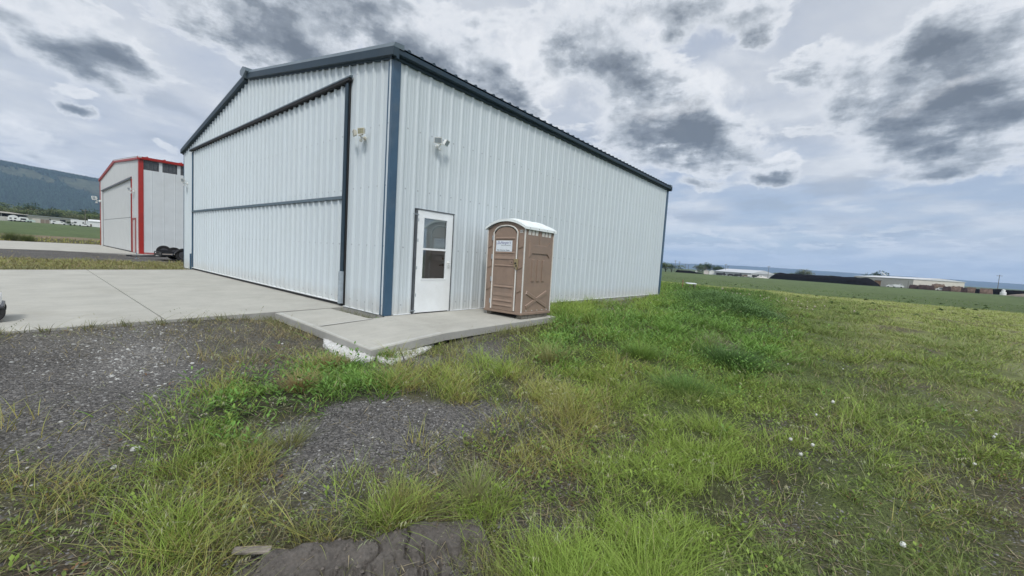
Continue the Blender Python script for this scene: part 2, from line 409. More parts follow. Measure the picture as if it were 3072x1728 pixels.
h=MB(); h.box((1.455,yo-.012,.945),(1.495,yo-.001,1.095),bev=.004).tube([(1.475,yo-.012,1.05),(1.475,yo-.05,1.05),(1.40,yo-.055,1.052)],.011,8).tube([(1.475,yo-.012,.965),(1.475,yo-.03,.965)],.012,8)
h.build('handle',M['whitepl'],wdo)
h=MB(); 
for z in (.06,1.98): h.box((DX0-.10,-.072,z),(DX0+.05,-.066,z+.014))
for z in (.35,.9,1.45,1.85): h.box((x0-.004,yo-.006,z),(x0+.012,yo-.001,z+.06))
h.each('hinge',M['galv'],wdo,8)
# inner door seen through the glass
idr=MB(); idr.box((x0,-.005,z0),(x1,.03,z1)); idr.box((.90,-.010,.25),(1.27,-.0055,.85))
# arched raised panel
pts=[(.92,1.05),(1.30,1.05),(1.30,1.72)]+[(1.11+.19*math.cos(t),1.72+.10*math.sin(t)) for t in [k*PI/10 for k in range(1,10)]]+[(.92,1.72)]
idr.prism(pts,'y',-.012,-.0055); 
pts2=[(1.11+(a-1.11)*.82,1.35+(b-1.35)*.88) for a,b in pts]; idr.prism(pts2,'y',-.019,-.0121)
ido=recalc(idr.build('inner_door',M['white'],hangar))
kb=MB(); kb.tube([(1.36,-.006,1.0),(1.36,-.038,1.0),(1.25,-.040,.995)],.012,8).lathe([(.028,0),(.028,-.008)],(1.36,-.012,1.0),'y',16)
MB().lathe([(.024,0),(.024,-.018)],(1.36,-.012,1.14),'y',16).build('deadbolt',M['trailer'],ido)
kb.build('door_lever',M['trailer'],ido)
f=MB(); f.box((DX0-.012,-.066,.004),(DX0+.024,.0,DH-.0)).box((DX1-.018,-.062,.004),(DX1+.004,.0,DH-.0)).box((DX0-.022,-.070,DH+.001),(DX1+.012,.0,DH+.020)); f.build('door_trim',M['track'],hangar)
f=MB(); f.box((DX0+.0245,-.056,.004),(DX0+.0445,.0,DH-.0)).box((DX1-.0485,-.056,.004),(DX1-.0185,.0,DH-.0)).box((DX0+.045,-.056,DH-.043),(DX1-.049,.0,DH)); f.build('door_frame',M['white'],hangar)
f=MB(); f.box((DX0+.044,-.050,.003),(DX1-.049,.03,.018)); f.build('threshold',M['trailer'],hangar)
# ---------------------------------------------------------------- floodlights
def floodlight(label,cat,base,out,side,heads,mlens,mbody,grp='twin head floodlights on the hangar walls',s=1.0):
    """base on the wall, out = outward unit, side = along-wall unit; heads: list of (side offset, up tilt)"""
    t=thing('floodlight',label,cat,base,0,grp)
    O,S,U=Vector(out),Vector(side),Vector((0,0,1))
    def T(a,b,c): return tuple((S*a+O*b+U*c)*s)
    m=MB(); vs=[T(.045*math.cos(k*PI/6),.001,.045*math.sin(k*PI/6)) for k in range(12)]+[T(.04*math.cos(k*PI/6),.035,.04*math.sin(k*PI/6)) for k in range(12)]
    m.add(vs,[tuple(range(11,-1,-1)),tuple(range(12,24))]+[(k,(k+1)%12,12+(k+1)%12,12+k) for k in range(12)])
    recalc(m.build('mounting_plate',mbody,t))
    m=MB(); m.tube([T(0,.03,0),T(0,.09,.0),T(0,.12,.035)],.014*s,8); m.tube([T(-.09,.11,.05),T(.09,.11,.05)],.012*s,8); m.build('arm',mbody,t)
    m=MB(); m.lathe([(.030*s,-.03*s),(.034*s,.0),(.02*s,.03*s),(.004*s,.036*s)],T(0,.105,-.055),'z',12); m.build('motion_sensor',mbody,t,smooth=False)
    for so,tilt,pan in heads:
        c=Vector(T(so,.16,.10)); 
        f=(O*math.cos(tilt)*math.cos(pan)+S*math.sin(pan)*math.cos(tilt)+U*math.sin(tilt)).normalized(); r=f.cross(U).normalized(); u=r.cross(f)
        hm=MB(); a,b,d=.088*s,.066*s,.03*s
        fr=[c+r*x*a+u*y*b+f*d for x,y in ((-1,-1),(1,-1),(1,1),(-1,1))]; bk=[c+r*x*a*.7+u*y*b*.65-f*d*1.3 for x,y in ((-1,-1),(1,-1),(1,1),(-1,1))]
        hm.add(fr+bk,[(0,1,2,3),(7,6,5,4),(0,4,5,1),(1,5,6,2),(2,6,7,3),(3,7,4,0)])
        ho=recalc(hm.build('lamp_head',mbody,t))
        lm=MB(); q=[c+r*x*a*.84+u*y*b*.80+f*(d+.002) for x,y in ((-1,-1),(1,-1),(1,1),(-1,1))]; lm.add(q,[(0,1,2,3)]); lm.build('lens',mlens,ho)
    return t
floodlight('cream twin floodlight with square yellowed lenses, beside the big aircraft door near the corner','floodlight',(-.034,.84,3.40),(-1,0,0),(0,1,0),[(.17,-.15,.35),(-.12,-.05,-.35)],M['lens'],M['cream'],s=.9)
floodlight('white twin floodlight with a small sensor, high on the side wall above the storm door','floodlight',(1.04,-.034,3.40),(0,-1,0),(1,0,0),[(.13,-.5,.45),(-.10,-.35,-.8)],M['galv'],M['whitepl'],s=.9)
floodlight('small white floodlight by the far left corner of the blue trimmed hangar','floodlight',(-.034,14.2,3.42),(-1,0,0),(0,1,0),[(.10,-.3,.3),(-.10,-.3,-.4)],M['galv'],M['whitepl'],s=1.1)
# ---------------------------------------------------------------- apron and pads
def slab(name,poly,th,mt,label=None,band=None):
    """poly: list of (x,y,z top)"""
    m=MB(); n=len(poly)
    top=[p for p in poly]; bot=[(p[0],p[1],p[2]-th) for p in poly]
    cx=sum(p[0] for p in poly)/n; cy=sum(p[1] for p in poly)/n
    e=.012
    ins=[(p[0]+(cx-p[0])/max(math.hypot(cx-p[0],cy-p[1]),.01)*e,p[1]+(cy-p[1])/max(math.hypot(cx-p[0],cy-p[1]),.01)*e,p[2]) for p in top]
    edge=[(p[0],p[1],p[2]-.009) for p in top]
    vs=bot+edge+ins
    fs=[tuple(range(n-1,-1,-1))]+[(i,(i+1)%n,n+(i+1)%n,n+i) for i in range(n)]
    m.add(vs,fs,1); m.add(vs[n:],[(i,(i+1)%n,n+(i+1)%n,n+i) for i in range(n)],0); m.add(ins,[tuple(range(n))],0)
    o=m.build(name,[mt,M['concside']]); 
    return recalc(o)
SL=.0174
def az_(x): return .0+SL*min(x,0)-.004
o=slab('hangar_apron_paving',[(-2.965,1.48,az_(-2.96)),(-.002,1.48,-.006),(-.002,13.40,-.006),(-2.965,13.40,az_(-2.96))],.16,M['conc']); o['kind']='structure'
o=slab('hangar_apron_paving',[(-14,1.48,az_(-14)),(-2.978,1.48,az_(-2.98)),(-2.978,13.40,az_(-2.98)),(-14,13.40,az_(-14))],.16,M['conc']); o['kind']='structure'
# footpath slabs: front corner slab, left arm, and the strip along the side wall
def pad(poly,z):
    return [(x,y,zz) for (x,y),zz in zip(poly,z)]
cs=[pad([(-1.43,-1.90),(-.125,-1.86),(-.05,-.115),(-.36,-.10),(-1.40,-.10)],[-.10,-.012,-.004,-.015,-.07]),
    pad([(-1.40,-.097),(-.36,-.097),(-.36,1.41),(-1.40,1.41)],[-.07,-.016,-.018,-.045]),
    pad([(-.118,-1.855),(3.25,-1.73),(3.25,-.05),(-.043,-.05)],[-.012,-.006,-.004,-.004])]
for i,pl in enumerate(cs):
    o=slab('footpath',pl,.125,M['conc']); o['kind']='structure'
# trowelled border bands, 3 mm proud of the slabs
def band(pl,idx,w):
    a,b=pl[idx],pl[(idx+1)%len(pl)]
    c=np.mean([p[:2] for p in pl],axis=0)
    d=np.array([b[0]-a[0],b[1]-a[1]]); d/=np.linalg.norm(d); n=np.array([-d[1],d[0]])
    if np.dot(n,c-np.array(a[:2]))<0: n=-n
    q=[(a[0]+n[0]*.014+d[0]*.014,a[1]+n[1]*.014+d[1]*.014,a[2]+.003),(b[0]+n[0]*.014-d[0]*.014,b[1]+n[1]*.014-d[1]*.014,b[2]+.003),(b[0]+n[0]*w-d[0]*.014,b[1]+n[1]*w-d[1]*.014,b[2]+.003),(a[0]+n[0]*w+d[0]*.014,a[1]+n[1]*w+d[1]*.014,a[2]+.003)]
    return q
mb=MB()
for pl,idx,w in ((cs[0],0,.10),(cs[1],3,.10)):
    mb.add(band(pl,idx,w),[(0,1,2,3)])
q=band(cs[0],4,.10); q=[(p[0],p[1]+ (0.10 if k in (1,2) else 0),p[2]+.001) for k,p in enumerate(q)]; mb.add(q,[(0,1,2,3)])
q=[(-1.29,-.185,-.055),(-.36,-.185,-.010),(-.36,-.112,-.010),(-1.29,-.112,-.055)]; mb.add([(a,b,c+.003) for a,b,c in q],[(0,1,2,3)])
o=recalc(mb.build('footpath_edging',M['conclight'])); o['kind']='structure'
MB().box((-.125,-1.80,-.10),(-.035,-.06,-.018)).build('footpath_joint',M['joint'])['kind']='structure'
# rough white blocks under the lip of the slab
def roughblock(poly,ztop,label,seed):
    r=np.random.default_rng(seed); p=np.array(poly)
    # build fine grid clipped to polygon with rounded ragged outline
    t=.022; x0,y0=p.min(0)-.02; x1,y1=p.max(0)+.02
    xs=np.arange(x0,x1,t); ys=np.arange(y0,y1,t)
    def inside(x,y):
        c=False; j=len(p)-1
        for i in range(len(p)):
            if (p[i][1]>y)!=(p[j][1]>y) and x<(p[j][0]-p[i][0])*(y-p[i][1])/(p[j][1]-p[i][1]+1e-9)+p[i][0]: c=not c
            j=i
        return c
    G={}; vs=[];fs=[]
    hN=r.normal(0,1,(len(xs),len(ys)))
    hN=(hN+np.roll(hN,1,0)+np.roll(hN,1,1)+np.roll(hN,-1,0)+np.roll(hN,-1,1))/2.2
    ins=np.array([[inside(x+r.normal(0,.007),y+r.normal(0,.007)) for y in ys] for x in xs])
    m=MB()
    def H_(i,j):
        return ztop+.006*hN[i,j]+.006*math.sin(xs[i]*17+seed)*math.cos(ys[j]*13)
    idx={}
    for i in range(len(xs)-1):
        for j in range(len(ys)-1):
            if ins[i,j]:
                for di,dj in ((0,0),(1,0),(1,1),(0,1)):
                    if (i+di,j+dj) not in idx:
                        idx[(i+di,j+dj)]=len(vs); vs.append((xs[i+di]+r.normal(0,.004),ys[j+dj]+r.normal(0,.004),H_(i+di,j+dj)))
                fs.append(tuple(idx[(i+di,j+dj)] for di,dj in ((0,0),(1,0),(1,1),(0,1))))
    # skirt
    from collections import Counter
    ec=Counter()
    for f in fs:
        for k in range(4): ec[tuple(sorted((f[k],f[(k+1)%4])))]+=1
    low={}
    for f in list(fs):
        for k in range(4):
            a,b=f[k],f[(k+1)%4]
            if ec[tuple(sorted((a,b)))]==1:
                for q in (a,b):
                    if q not in low: low[q]=len(vs); vs.append((vs[q][0]+r.normal(0,.004),vs[q][1]+r.normal(0,.004),ztop-.16))
                fs.append((b,a,low[a],low[b]))
    m.add(vs,fs); o=m.build('rough_concrete_chunk',M['foam']); return setp(o,label,'concrete chunk','rough white concrete under the footpath corner')
roughblock([[-1.34, -0.35], [-1.25, -0.41], [-1.33, -1.28], [-1.37, -1.79], [-1.45, -2.02], [-1.68, -2.1], [-1.73, -2.02], [-1.71, -1.54], [-1.63, -1.02]],-.185,'rough white concrete spill under the left edge of the footpath corner slab',3)
roughblock([[-1.25, -1.8], [-1.0, -1.79], [-0.47, -1.73], [-0.07, -1.27], [0.09, -1.31], [-0.22, -1.73], [-0.69, -2.09], [-1.12, -2.24], [-1.47, -2.37], [-1.45, -2.15], [-1.37, -1.95]],-.19,'rough white concrete block in front of the footpath corner slab, beside the dark gap',5)
# ---------------------------------------------------------------- portable toilet
pt=thing('portable_toilet','tan plastic portable toilet with a domed white roof standing on the footpath','portable toilet',(2.10,-1.64,.112),0,None)
pt.rotation_euler=(-.016,.010,-.008)
w,dp,hh=1.03,1.00,1.755   # front runs along +y (0..w), depth along +x
tn=M['tan']; sm=M['seam']
# body shell; front wall has the doorway framed
b=MB()
b.box((.0,.0,.0),(.03,.17,hh)).box((0,w-.17,0),(.03,w,hh))
arch=[(.17,1.55)]; 
cyc,ry=w/2,(w-.34)/2
def archz(y):
    t=(y-cyc)/ry; return 1.60+.22*math.sqrt(max(0,1-abs(t)**2.6))
def roofarc(y):
    t=(y-cyc)/(w/2); return hh+.16*(1-t*t)-.012
N_=24
vs=[];fs=[]
ysn=[.17+(w-.34)*k/N_ for k in range(N_+1)]
for y in ysn: vs+=[(0,y,archz(y)),(0,y,max(roofarc(y),archz(y)+.006)),(.03,y,archz(y)),(.03,y,max(roofarc(y),archz(y)+.006))]
for k in range(N_): a=4*k; fs+=[(a,a+1,a+5,a+4),(a+2,a+6,a+7,a+3),(a,a+4,a+6,a+2)]
b.add(vs,fs)
for (ya,yb) in ((0,.17),(w-.17,w)):
    b.add([(0,ya,hh),(0,yb,hh),(0,yb,roofarc(yb)),(0,ya,roofarc(ya)),(.03,ya,hh),(.03,yb,hh),(.03,yb,roofarc(yb)),(.03,ya,roofarc(ya))],[(3,2,1,0),(4,5,6,7),(3,7,6,2)])
b.box((.0301,.0,.0),(dp,.03,hh)).box((.0301,w-.03,.0),(dp,w,hh)).box((dp-.03,.0301,.0),(dp,w-.0301,hh)).box((.0,.0,-.03),(dp,w,-.001))
body=recalc(b.build('body',tn,pt))
# side panel relief (face y=0, outward -y)
def relief(poly,name,h=.012,mt=tn,fy=-.0005,bev=.012):
    """raised plate on the y=0 face; poly in (x,z)"""
    n=len(poly); c=np.mean(poly,axis=0)
    inn=[(p[0]+(c[0]-p[0])/max(1e-6,math.hypot(c[0]-p[0],c[1]-p[1]))*bev,p[1]+(c[1]-p[1])/max(1e-6,math.hypot(c[0]-p[0],c[1]-p[1]))*bev) for p in poly]
    m=MB(); m.add([(p[0],fy,p[1]) for p in poly]+[(p[0],fy-h,p[1]) for p in inn],[tuple(range(n,2*n))]+[(i,(i+1)%n,n+(i+1)%n,n+i) for i in range(n)])
    return recalc(m.build(name,mt,pt))
rel=[]
for sx in (.27,.45,.63):
    rel.append(relief([(sx,.66),(sx+.09,.66),(sx+.09,1.13),(sx,1.13)],'side_rib',.016))
# X shape in one mesh
def bar(m,p,q,wd,h,fy=-.001,bev=.012):
    d=np.array(q)-np.array(p); d=d/np.linalg.norm(d); n=np.array([-d[1],d[0]])
    o4=[np.array(p)+n*wd,np.array(q)+n*wd,np.array(q)-n*wd,np.array(p)-n*wd]; i4=[np.array(p)+n*(wd-bev)+d*bev,np.array(q)+n*(wd-bev)-d*bev,np.array(q)-n*(wd-bev)-d*bev,np.array(p)-n*(wd-bev)+d*bev]
    m.add([(a[0],fy,a[1]) for a in o4]+[(a[0],fy-h,a[1]) for a in i4],[(4,5,6,7)]+[(i,(i+1)%4,4+(i+1)%4,4+i) for i in range(4)])
m=MB(); bar(m,(.13,.13),(.85,.44),.042,.016); bar(m,(.13,.44),(.85,.13),.042,.0185); recalc(m.build('cross_brace_relief',tn,pt))
m=MB(); o1=[(.15,1.52),(.24,1.43),(.76,1.43),(.88,1.52),(.88,1.17),(.80,1.25),(.24,1.25),(.15,1.17)]
n=len(o1); c=np.array([.5,1.34]); i1=[(c[0]+(a-c[0])*.955,c[1]+(z-c[1])*.93) for a,z in o1]
m.add([(a,-.001,z) for a,z in o1]+[(a,-.020,z) for a,z in i1],[tuple(range(n,2*n))]+[(i,(i+1)%n,n+(i+1)%n,n+i) for i in range(n)])
recalc(m.build('side_panel_relief',tn,pt))
m=MB(); m.add([(.46,-.001,1.72),(.54,-.001,1.72),(.503,-.001,1.45),(.497,-.001,1.45),(.50,-.022,1.72),(.50,-.012,1.45)],[(0,4,5,3),(4,1,2,5),(0,1,4),(3,5,2)]); recalc(m.build('side_gusset',tn,pt))
for sx in (.10,.22,.34,.57,.69,.81):
    MB().add([(sx,-.004,1.625),(sx+.085,-.004,1.625),(sx+.085,-.016,1.735),(sx,-.016,1.735),(sx,-.0008,1.625),(sx+.085,-.0008,1.625),(sx+.085,-.0008,1.735),(sx,-.0008,1.735)],[(0,1,2,3),(3,2,6,7),(1,5,6,2),(0,3,7,4),(0,4,5,1)]).build('vent',M['seam'],pt)
m=MB()
for sx in (.16,.36,.54,.72,.88): m.lathe([(.012,0),(.010,-.006)],(sx,-.001,.055),'y',8)
m.each('rivet',sm,pt,16)
# corner edgings
m=MB()
for (x,y) in ((0,0),(0,w)): 
    s=-1 if y==0 else 1
    m.box((x-.012,y+s*.012,-.02),(x+.012,y-s*.010,hh)) 
m.box((dp-.01,-.012,-.02),(dp+.012,.012,hh)).box((dp-.01,w-.012,-.02),(dp+.012,w+.012,hh))
m.each('corner_edging',sm,pt,8)
MB().box((-.015,-.015,-.03),(dp+.015,w+.015,.022),bev=.006).build('base_skirt',tn,pt)
# roof: domed with raised ribs, overhanging
m=MB(); K=16; ov=.045; xs=[-ov-.01,-ov+.02,.12,.15,.21,.24,.44,.47,.53,.56,.76,.79,.85,.88,dp+ov-.02,dp+ov+.01]
rib=[0,0,0,1,1,0,0,1,1,0,0,1,1,0,0,0]
vs=[]
for i,x in enumerate(xs):
    end=min(1,min(x+ov+.01,dp+ov+.01-x)/.12)
    for k in range(K+1):
        t=-1+2*k/K; y=cyc+t*(w/2+ov); z=hh+.175*(1-abs(t)**2.1)*(.93+.07*end)+(.018*rib[i] if abs(t)<.86 else 0)
        vs.append((x,y,z+.028))
nx=len(xs); fs=[(i*(K+1)+k,(i+1)*(K+1)+k,(i+1)*(K+1)+k+1,i*(K+1)+k+1) for i in range(nx-1) for k in range(K)]
base=len(vs); 
# rim strip hanging down
loop=[i*(K+1) for i in range(nx)]+[(nx-1)*(K+1)+k for k in range(1,K+1)]+[i*(K+1)+K for i in range(nx-2,-1,-1)]+[k for k in range(K-1,0,-1)]
low=[(vs[i][0],vs[i][1],vs[i][2]-.052) for i in loop]
vs+=low; n=len(loop); fs+=[(loop[i],loop[(i+1)%n],base+(i+1)%n,base+i) for i in range(n)]
m.add(vs,fs); 
recalc(m.build('roof',M['potroof'],pt))
m=MB()
for x in (.1,.4,.7,.95): m.lathe([(.008,0),(.008,-.006)],(x,-ov-.001,hh+.005),'y',8)
m.each('roof_bolt',M['track'],pt,16)
# door frame arch (off white edging)
fr=MB(); pth=[(.17+.02,.04)]+[(.19,z) for z in (.5,1.0,1.5)]+[(y,archz(y)-.012) for y in [.185+(w-.37)*k/20 for k in range(21)]]+[(w-.19,z) for z in (1.5,1.0,.5)]+[(w-.19,.04)]
fr.tube([(-.012,y,z) for y,z in pth],.016,6); fr.build('door_surround',sm,pt)
# door leaf with rounded top and moulded ribs
d=MB(); yl,yr=.205,w-.205
ys=[yl+(yr-yl)*k/16 for k in range(17)]
topz=lambda y: archz(.17+(y-yl)/(yr-yl)*(w-.34))-.045
outl=[(yl,.03),(yr,.03)]+[(y,topz(y)) for y in reversed(ys[1:-1])]
outl=[(yl,.03)]+[(yr,.03)]+[(yr,topz(yr-.02)-.03)]+[(y,topz(y)) for y in reversed(ys[1:-1])]+[(yl,topz(yl+.02)-.03)]
d.prism(outl,'x',-.012,.012); 
def drib(z,h,dd,a=yl+.035,b_=yr-.035): 
    d.add([(-.0125,a,z),(-.0125,b_,z),(-.0125-dd,b_-.02,z+h*.35),(-.0125-dd,a+.02,z+h*.35),(-.0125,b_,z+h),(-.0125,a,z+h)],[(0,1,2,3),(3,2,4,5),(0,3,5),(1,4,2)])
for z,h,dd in ((.10,.06,.018),(.20,.055,.018),(.30,.10,.012),(.50,.05,.02),(.95,.04,.016),(1.08,.09,.018),(1.22,.05,.014),(1.52,.05,.02)): drib(z,h,dd)
d.box((-.018,yl+.03,.57),(-.0126,yr-.05,.92)); d.box((-.0175,yl+.03,1.30),(-.0126,yr-.05,1.50))
dr=recalc(d.build('door',tn,pt))
hg=MB()
for z in (.15,.62,1.10,1.50): hg.box((-.035,w-.185,z),(-.013,w-.160,z+.10))
hg.each('door_hinge',M['galv'],pt,8)
lt=MB(); lt.box((-.036,.13,.94),(-.014,.235,1.12),bev=.004); lt.box((-.040,.14,.90),(-.014,.18,.935)); lo=lt.build('latch',M['brass'],pt)
lt=MB(); lt.lathe([(.02,0),(.018,-.014)],(-.0365,.185,1.03),'x',12); lt.lathe([(.016,0),(.014,-.01)],(-.037,.165,.975),'x',10); lt.build('lock',M['trailer'],lo)
m=MB(); m.box((-.024,.26,1.00),(-.0128,.36,1.09)); m.build('indicator_plate',tn,pt)
MB().lathe([(.012,0),(.010,-.006)],(-.0245,.30,1.045),'x',10).build('indicator',M['trailer'],pt)
# front wall moulded steps left and right of the door
m=MB()
for z in (.45,.93,1.36):
    for a,b2 in ((.03,.145),(w-.145,w-.03)):
        m.add([(-.0005,a,z),(-.0005,b2,z-.05),(-.020,b2-.01,z-.02),(-.020,a+.01,z+.03),(-.0005,b2,z+.22),(-.0005,a,z+.26)],[(0,1,2,3),(3,2,4,5),(0,3,5),(1,4,2)])
m.each('front_relief',tn,pt,6)
# sign
sg=MB(); sg.box((-.0205,.315,1.265),(-.0180,.765,1.495)); 
sgo=sg.build('sign',M['paper'],pt)
def text(s,size,mt,parent,origin,right,up,name='lettering',shear=0.0,ext=.0006,align='CENTER',bold=0.0):
    c=bpy.data.curves.new('txt','FONT'); c.body=s; c.size=size; c.align_x=align; c.extrude=ext; c.shear=shear; c.offset=bold; c.resolution_u=3
    to=bpy.data.objects.new('txt',c); COL.objects.link(to)
    bpy.context.view_layer.update()
    dg=bpy.context.evaluated_depsgraph_get(); me=bpy.data.meshes.new_from_object(to.evaluated_get(dg))
    bpy.data.objects.remove(to); me.name=name
    R,U=Vector(right).normalized(),Vector(up).normalized(); Nn=R.cross(U)
    mt4=Matrix.Translation(Vector(origin))@Matrix(((R.x,U.x,Nn.x,0),(R.y,U.y,Nn.y,0),(R.z,U.z,Nn.z,0),(0,0,0,1)))
    me.transform(mt4); me.materials.clear(); me.materials.append(mt)
    o=bpy.data.objects.new(name,me); COL.objects.link(o); o.parent=parent; return o
RT,UP=(0,-1,0),(0,0,1)
text("St.Hanger's",.082,M['ink'],sgo,(-.0212,.545,1.425),RT,UP,shear=.45,bold=.0006)
text("SANITATION SERVICES",.026,M['inkdark'],sgo,(-.0212,.485,1.385),RT,UP)
text("Baker  Enterprise  Oregon",.032,M['inkdark'],sgo,(-.0212,.555,1.283),RT,UP,bold=.0006)
m=MB(); m.tube([(-.0212,.735,1.44),(-.0212,.70,1.42),(-.0212,.66,1.43),(-.0212,.62,1.42)],.003,4); m.tube([(-.0212,.74,1.45),(-.0212,.755,1.425),(-.0212,.735,1.40)],.004,4); m.build('swirl',M['ink'],sgo)
tg=MB().box((-.0035,.055,1.655),(-.0005,.135,1.715)).build('number_tag',M['seam'],pt)
text("003",.056,M['inkdark'],tg,(-.0042,.095,1.665),RT,UP,bold=.0006)
text("4",.07,M['seam'],pt,(-.0012,.115,1.50),RT,UP,name='numeral',bold=.002)
# timber blocks under it
for k,(x,y,lx) in enumerate(((.04,.015,.93),(.05,w-.16,.90))):
    o=MB().box((2.10+x,-1.64+y,.0),(2.10+x+lx,-1.64+y+.13,.080),bev=.006).build('timber_block',M['timber'])
    setp(o,('weathered timber block under the near edge of the portable toilet','weathered timber block under the back edge of the portable toilet')[k],'timber block','timber blocks under the toilet')
# ---------------------------------------------------------------- red trimmed hangar
GX,RY=.70,30.1; RL,RW,RH=15.0,20.9,6.30
rh=thing('hangar','tall white hangar with bright red trim beyond the gravel lot','hangar',(GX,RY,-.03))
yr=10.8; rr=.86
def rl(y): return RH+rr*(1-abs(y-yr)/yr)
def panelprof(u0,u1,p,d=.012):
    pts=[(u0,0)]; u=u0+p
    while u<u1-.05: pts+=[(u-.03,0),(u-.012,d),(u+.012,d),(u+.03,0)]; u+=p
    return pts+[(u1,0)]
m=MB(); 
for a,b,z0,z1 in ((0,RL,0,5.62),(0,RL,6.24,RH+.12)): ribsheet(m,panelprof(a,b,.62),lambda u:z0,lambda u:z1,lambda u,d,z:(u,-d,z))
xw=.20
posts=[(0,xw)]+[(xw+.80+k*.98,xw+.98+k*.98) for k in range(15)]
posts=[(a,min(b,RL)) for a,b in posts if a<RL]
for a,b in posts: m.quad((a,0,5.62),(b,0,5.62),(b,0,6.24),(a,0,6.24))
m.build('side_wall',M['wallr'],rh)
for k in range(14):
    a=xw+k*.98; pr=ribprof(a,a+.80,a+.1,.2,d=.02,minor=False)
    mm=MB(); ribsheet(mm,pr,lambda u:5.63,lambda u:6.23,lambda u,d,z:(u,.03-d,z)); mm.build('clerestory_panel',M['dark'],rh)
m=MB(); PG=lambda u,d,z:(-d,u,z)
DY0,DY1,DZ=2.95,19.0,5.20
for a,b,z0 in ((0,DY0,0),(DY1,RW,0),(DY0,DY1,DZ)):
    pr=panelprof(a,b,.9,.010)
    if a<yr<b: pr=sorted(pr+[(yr,0)])
    ribsheet(m,pr,lambda u:z0,lambda u:rl(u),PG)
m.build('gable_wall',M['wallg'],rh)
m=MB(); m.box((.05,DY0+.1,.06),(.02,DY1-.06,2.48)).box((.055,DY0+.1,2.50),(.025,DY1-.06,DZ)); bd2=m.build('bifold_door',M['wallg'],rh)
MB().box((.015,DY0+.1,2.478),(.04,DY1-.06,2.502)).build('seam_strip',M['rim'],bd2)
MB().box((-.10,DY0-.1,DZ-.02),(-.003,DY1+.1,DZ+.10)).build('door_header',M['track'],rh)
MB().box((-.06,DY0-.11,DZ+.10),(-.003,DY1+.1,DZ+.13)).build('header_flashing',M['red'],rh)
MB().box((-.05,DY0-.12,.02),(.06,DY0+.10,DZ-.02)).build('door_jamb',M['black'],rh)
MB().box((-.055,DY0-.20,.02),(-.004,DY0-.121,DZ-.02)).build('door_trim',M['red'],rh)
MB().box((.0,DY0+.1,-.0),(.04,DY1,.055)).build('bottom_seal',M['black'],rh)
m=MB(); m.box((-.04,1.35,.02),(-.004,2.28,2.30)); wdo2=m.build('side_door',M['wallg'],rh)
MB().box((-.06,1.25,.0),(-.002,1.349,2.42)).box((-.06,2.281,.0),(-.002,2.38,2.42)).box((-.06,1.349,2.301),(-.002,2.281,2.42)).build('side_door_frame',M['fadedred'],rh)
MB().box((-.05,1.78,.02),(-.0405,1.86,2.30)).build('door_edge_strip',M['fadedred'],wdo2)
def rcorner(x,y,sx,sy):
    m=MB(); m.box((x+sx*.03,y+sy*.03,0),(x-sx*.20,y+sy*.002,RH-.02)).box((x+sx*.0298,y+sy*.0297,.001),(x+sx*.002,y-sy*.30,RH-.021)); m.build('corner_trim',M['red'],rh)
rcorner(0,0,-1,-1); rcorner(0,RW,-1,1); rcorner(RL,0,1,-1)
m=MB(); 
for s in (0,1):
    ya,yb=(-.15,yr) if s==0 else (RW+.15,yr); pr=ribprof(-.1,RL+.1,.4,.9,d=.06,minor=False); vs=[];fs=[]
    for u,d in pr: vs+=[(u,ya,rl(ya)+.14+d),(u,yb,rl(yb)+.14+d)]
    for i in range(len(pr)-1): fs.append((2*i,2*i+2,2*i+3,2*i+1))
    m.add(vs,fs)
    for i in range(len(pr)-1):
        (u0,d0),(u1,d1)=pr[i],pr[i+1]
        if d0>0 or d1>0: m.add([(u0,ya,rl(ya)+.1),(u1,ya,rl(ya)+.1),(u1,ya,rl(ya)+.14+d1),(u0,ya,rl(ya)+.14+d0)],[(0,1,2,3)])
m.build('roof',M['red'],rh)
MB().prism([(0,RH-.05),(-.14,RH-.03),(-.16,RH+.12),(0,RH+.13)],'x',-.12,RL+.12).build('eave_trim',M['red'],rh)
for a,b in ((-.16,yr-.0),(yr,RW+.16)):
    m=MB(); prof=[(0,-.07),(.10,-.07),(.10,.06),(0,.06)]; vs=[(-d,y,rl(y)+h) for y in (a,b) for d,h in prof]
    m.add(vs,[(i,(i+1)%4,4+(i+1)%4,4+i) for i in range(4)]+[(0,1,2,3),(7,6,5,4)]); o=recalc(m.build('rake_trim',M['red'],rh))
    m=MB(); prof=[(.101,.062),(.08,.14),(-.1,.16),(-.1,.062)]; vs=[(-d,y,rl(y)+h) for y in (a,b) for d,h in prof]
    m.add(vs,[(i,(i+1)%4,4+(i+1)%4,4+i) for i in range(4)]+[(0,1,2,3),(7,6,5,4)]); recalc(m.build('trim_cap',M['wallg' if a<0 else 'red'],o))
MB().box((.21,-.03,-.02),(RL,-.003,.10)).build('base_trim',M['fadedred'],rh)
MB().box((.03,.03,-.1),(RL,RW,.002)).box((RL-.02,.03,.0),(RL,RW,RH)).box((.03,RW-.02,0),(RL,RW,RH)).each('back_wall',M['wallr'],rh,8)
floodlight('small white floodlight on the near side of the red trimmed hangar door','floodlight',(GX-.012,32.0,4.2),(-1,0,0),(0,1,0),[(.10,-.3,.3),(-.10,-.3,-.4)],M['galv'],M['whitepl'],s=1.6)
floodlight('white floodlight sticking out from the far left corner of the red trimmed hangar','floodlight',(GX-.012,50.7,4.3),(-1,0,0),(0,1,0),[(.14,-.2,.5),(-.12,-.2,-.5)],M['galv'],M['whitepl'],s=2.6)
o=slab('red_hangar_apron_paving',[(-16,32.9,-.10),(-3.0,32.4,-.07),(-1.4,31.0,-.055),(.65,30.0,-.03),(.65,52.0,-.02),(-16,54.0,-.08)],.14,M['conc']); o['kind']='structure'
MB().box((.65,29.75,-.15),(RL,30.09,-.045)).build('red_hangar_kerb',M['conclight'])['kind']='structure'
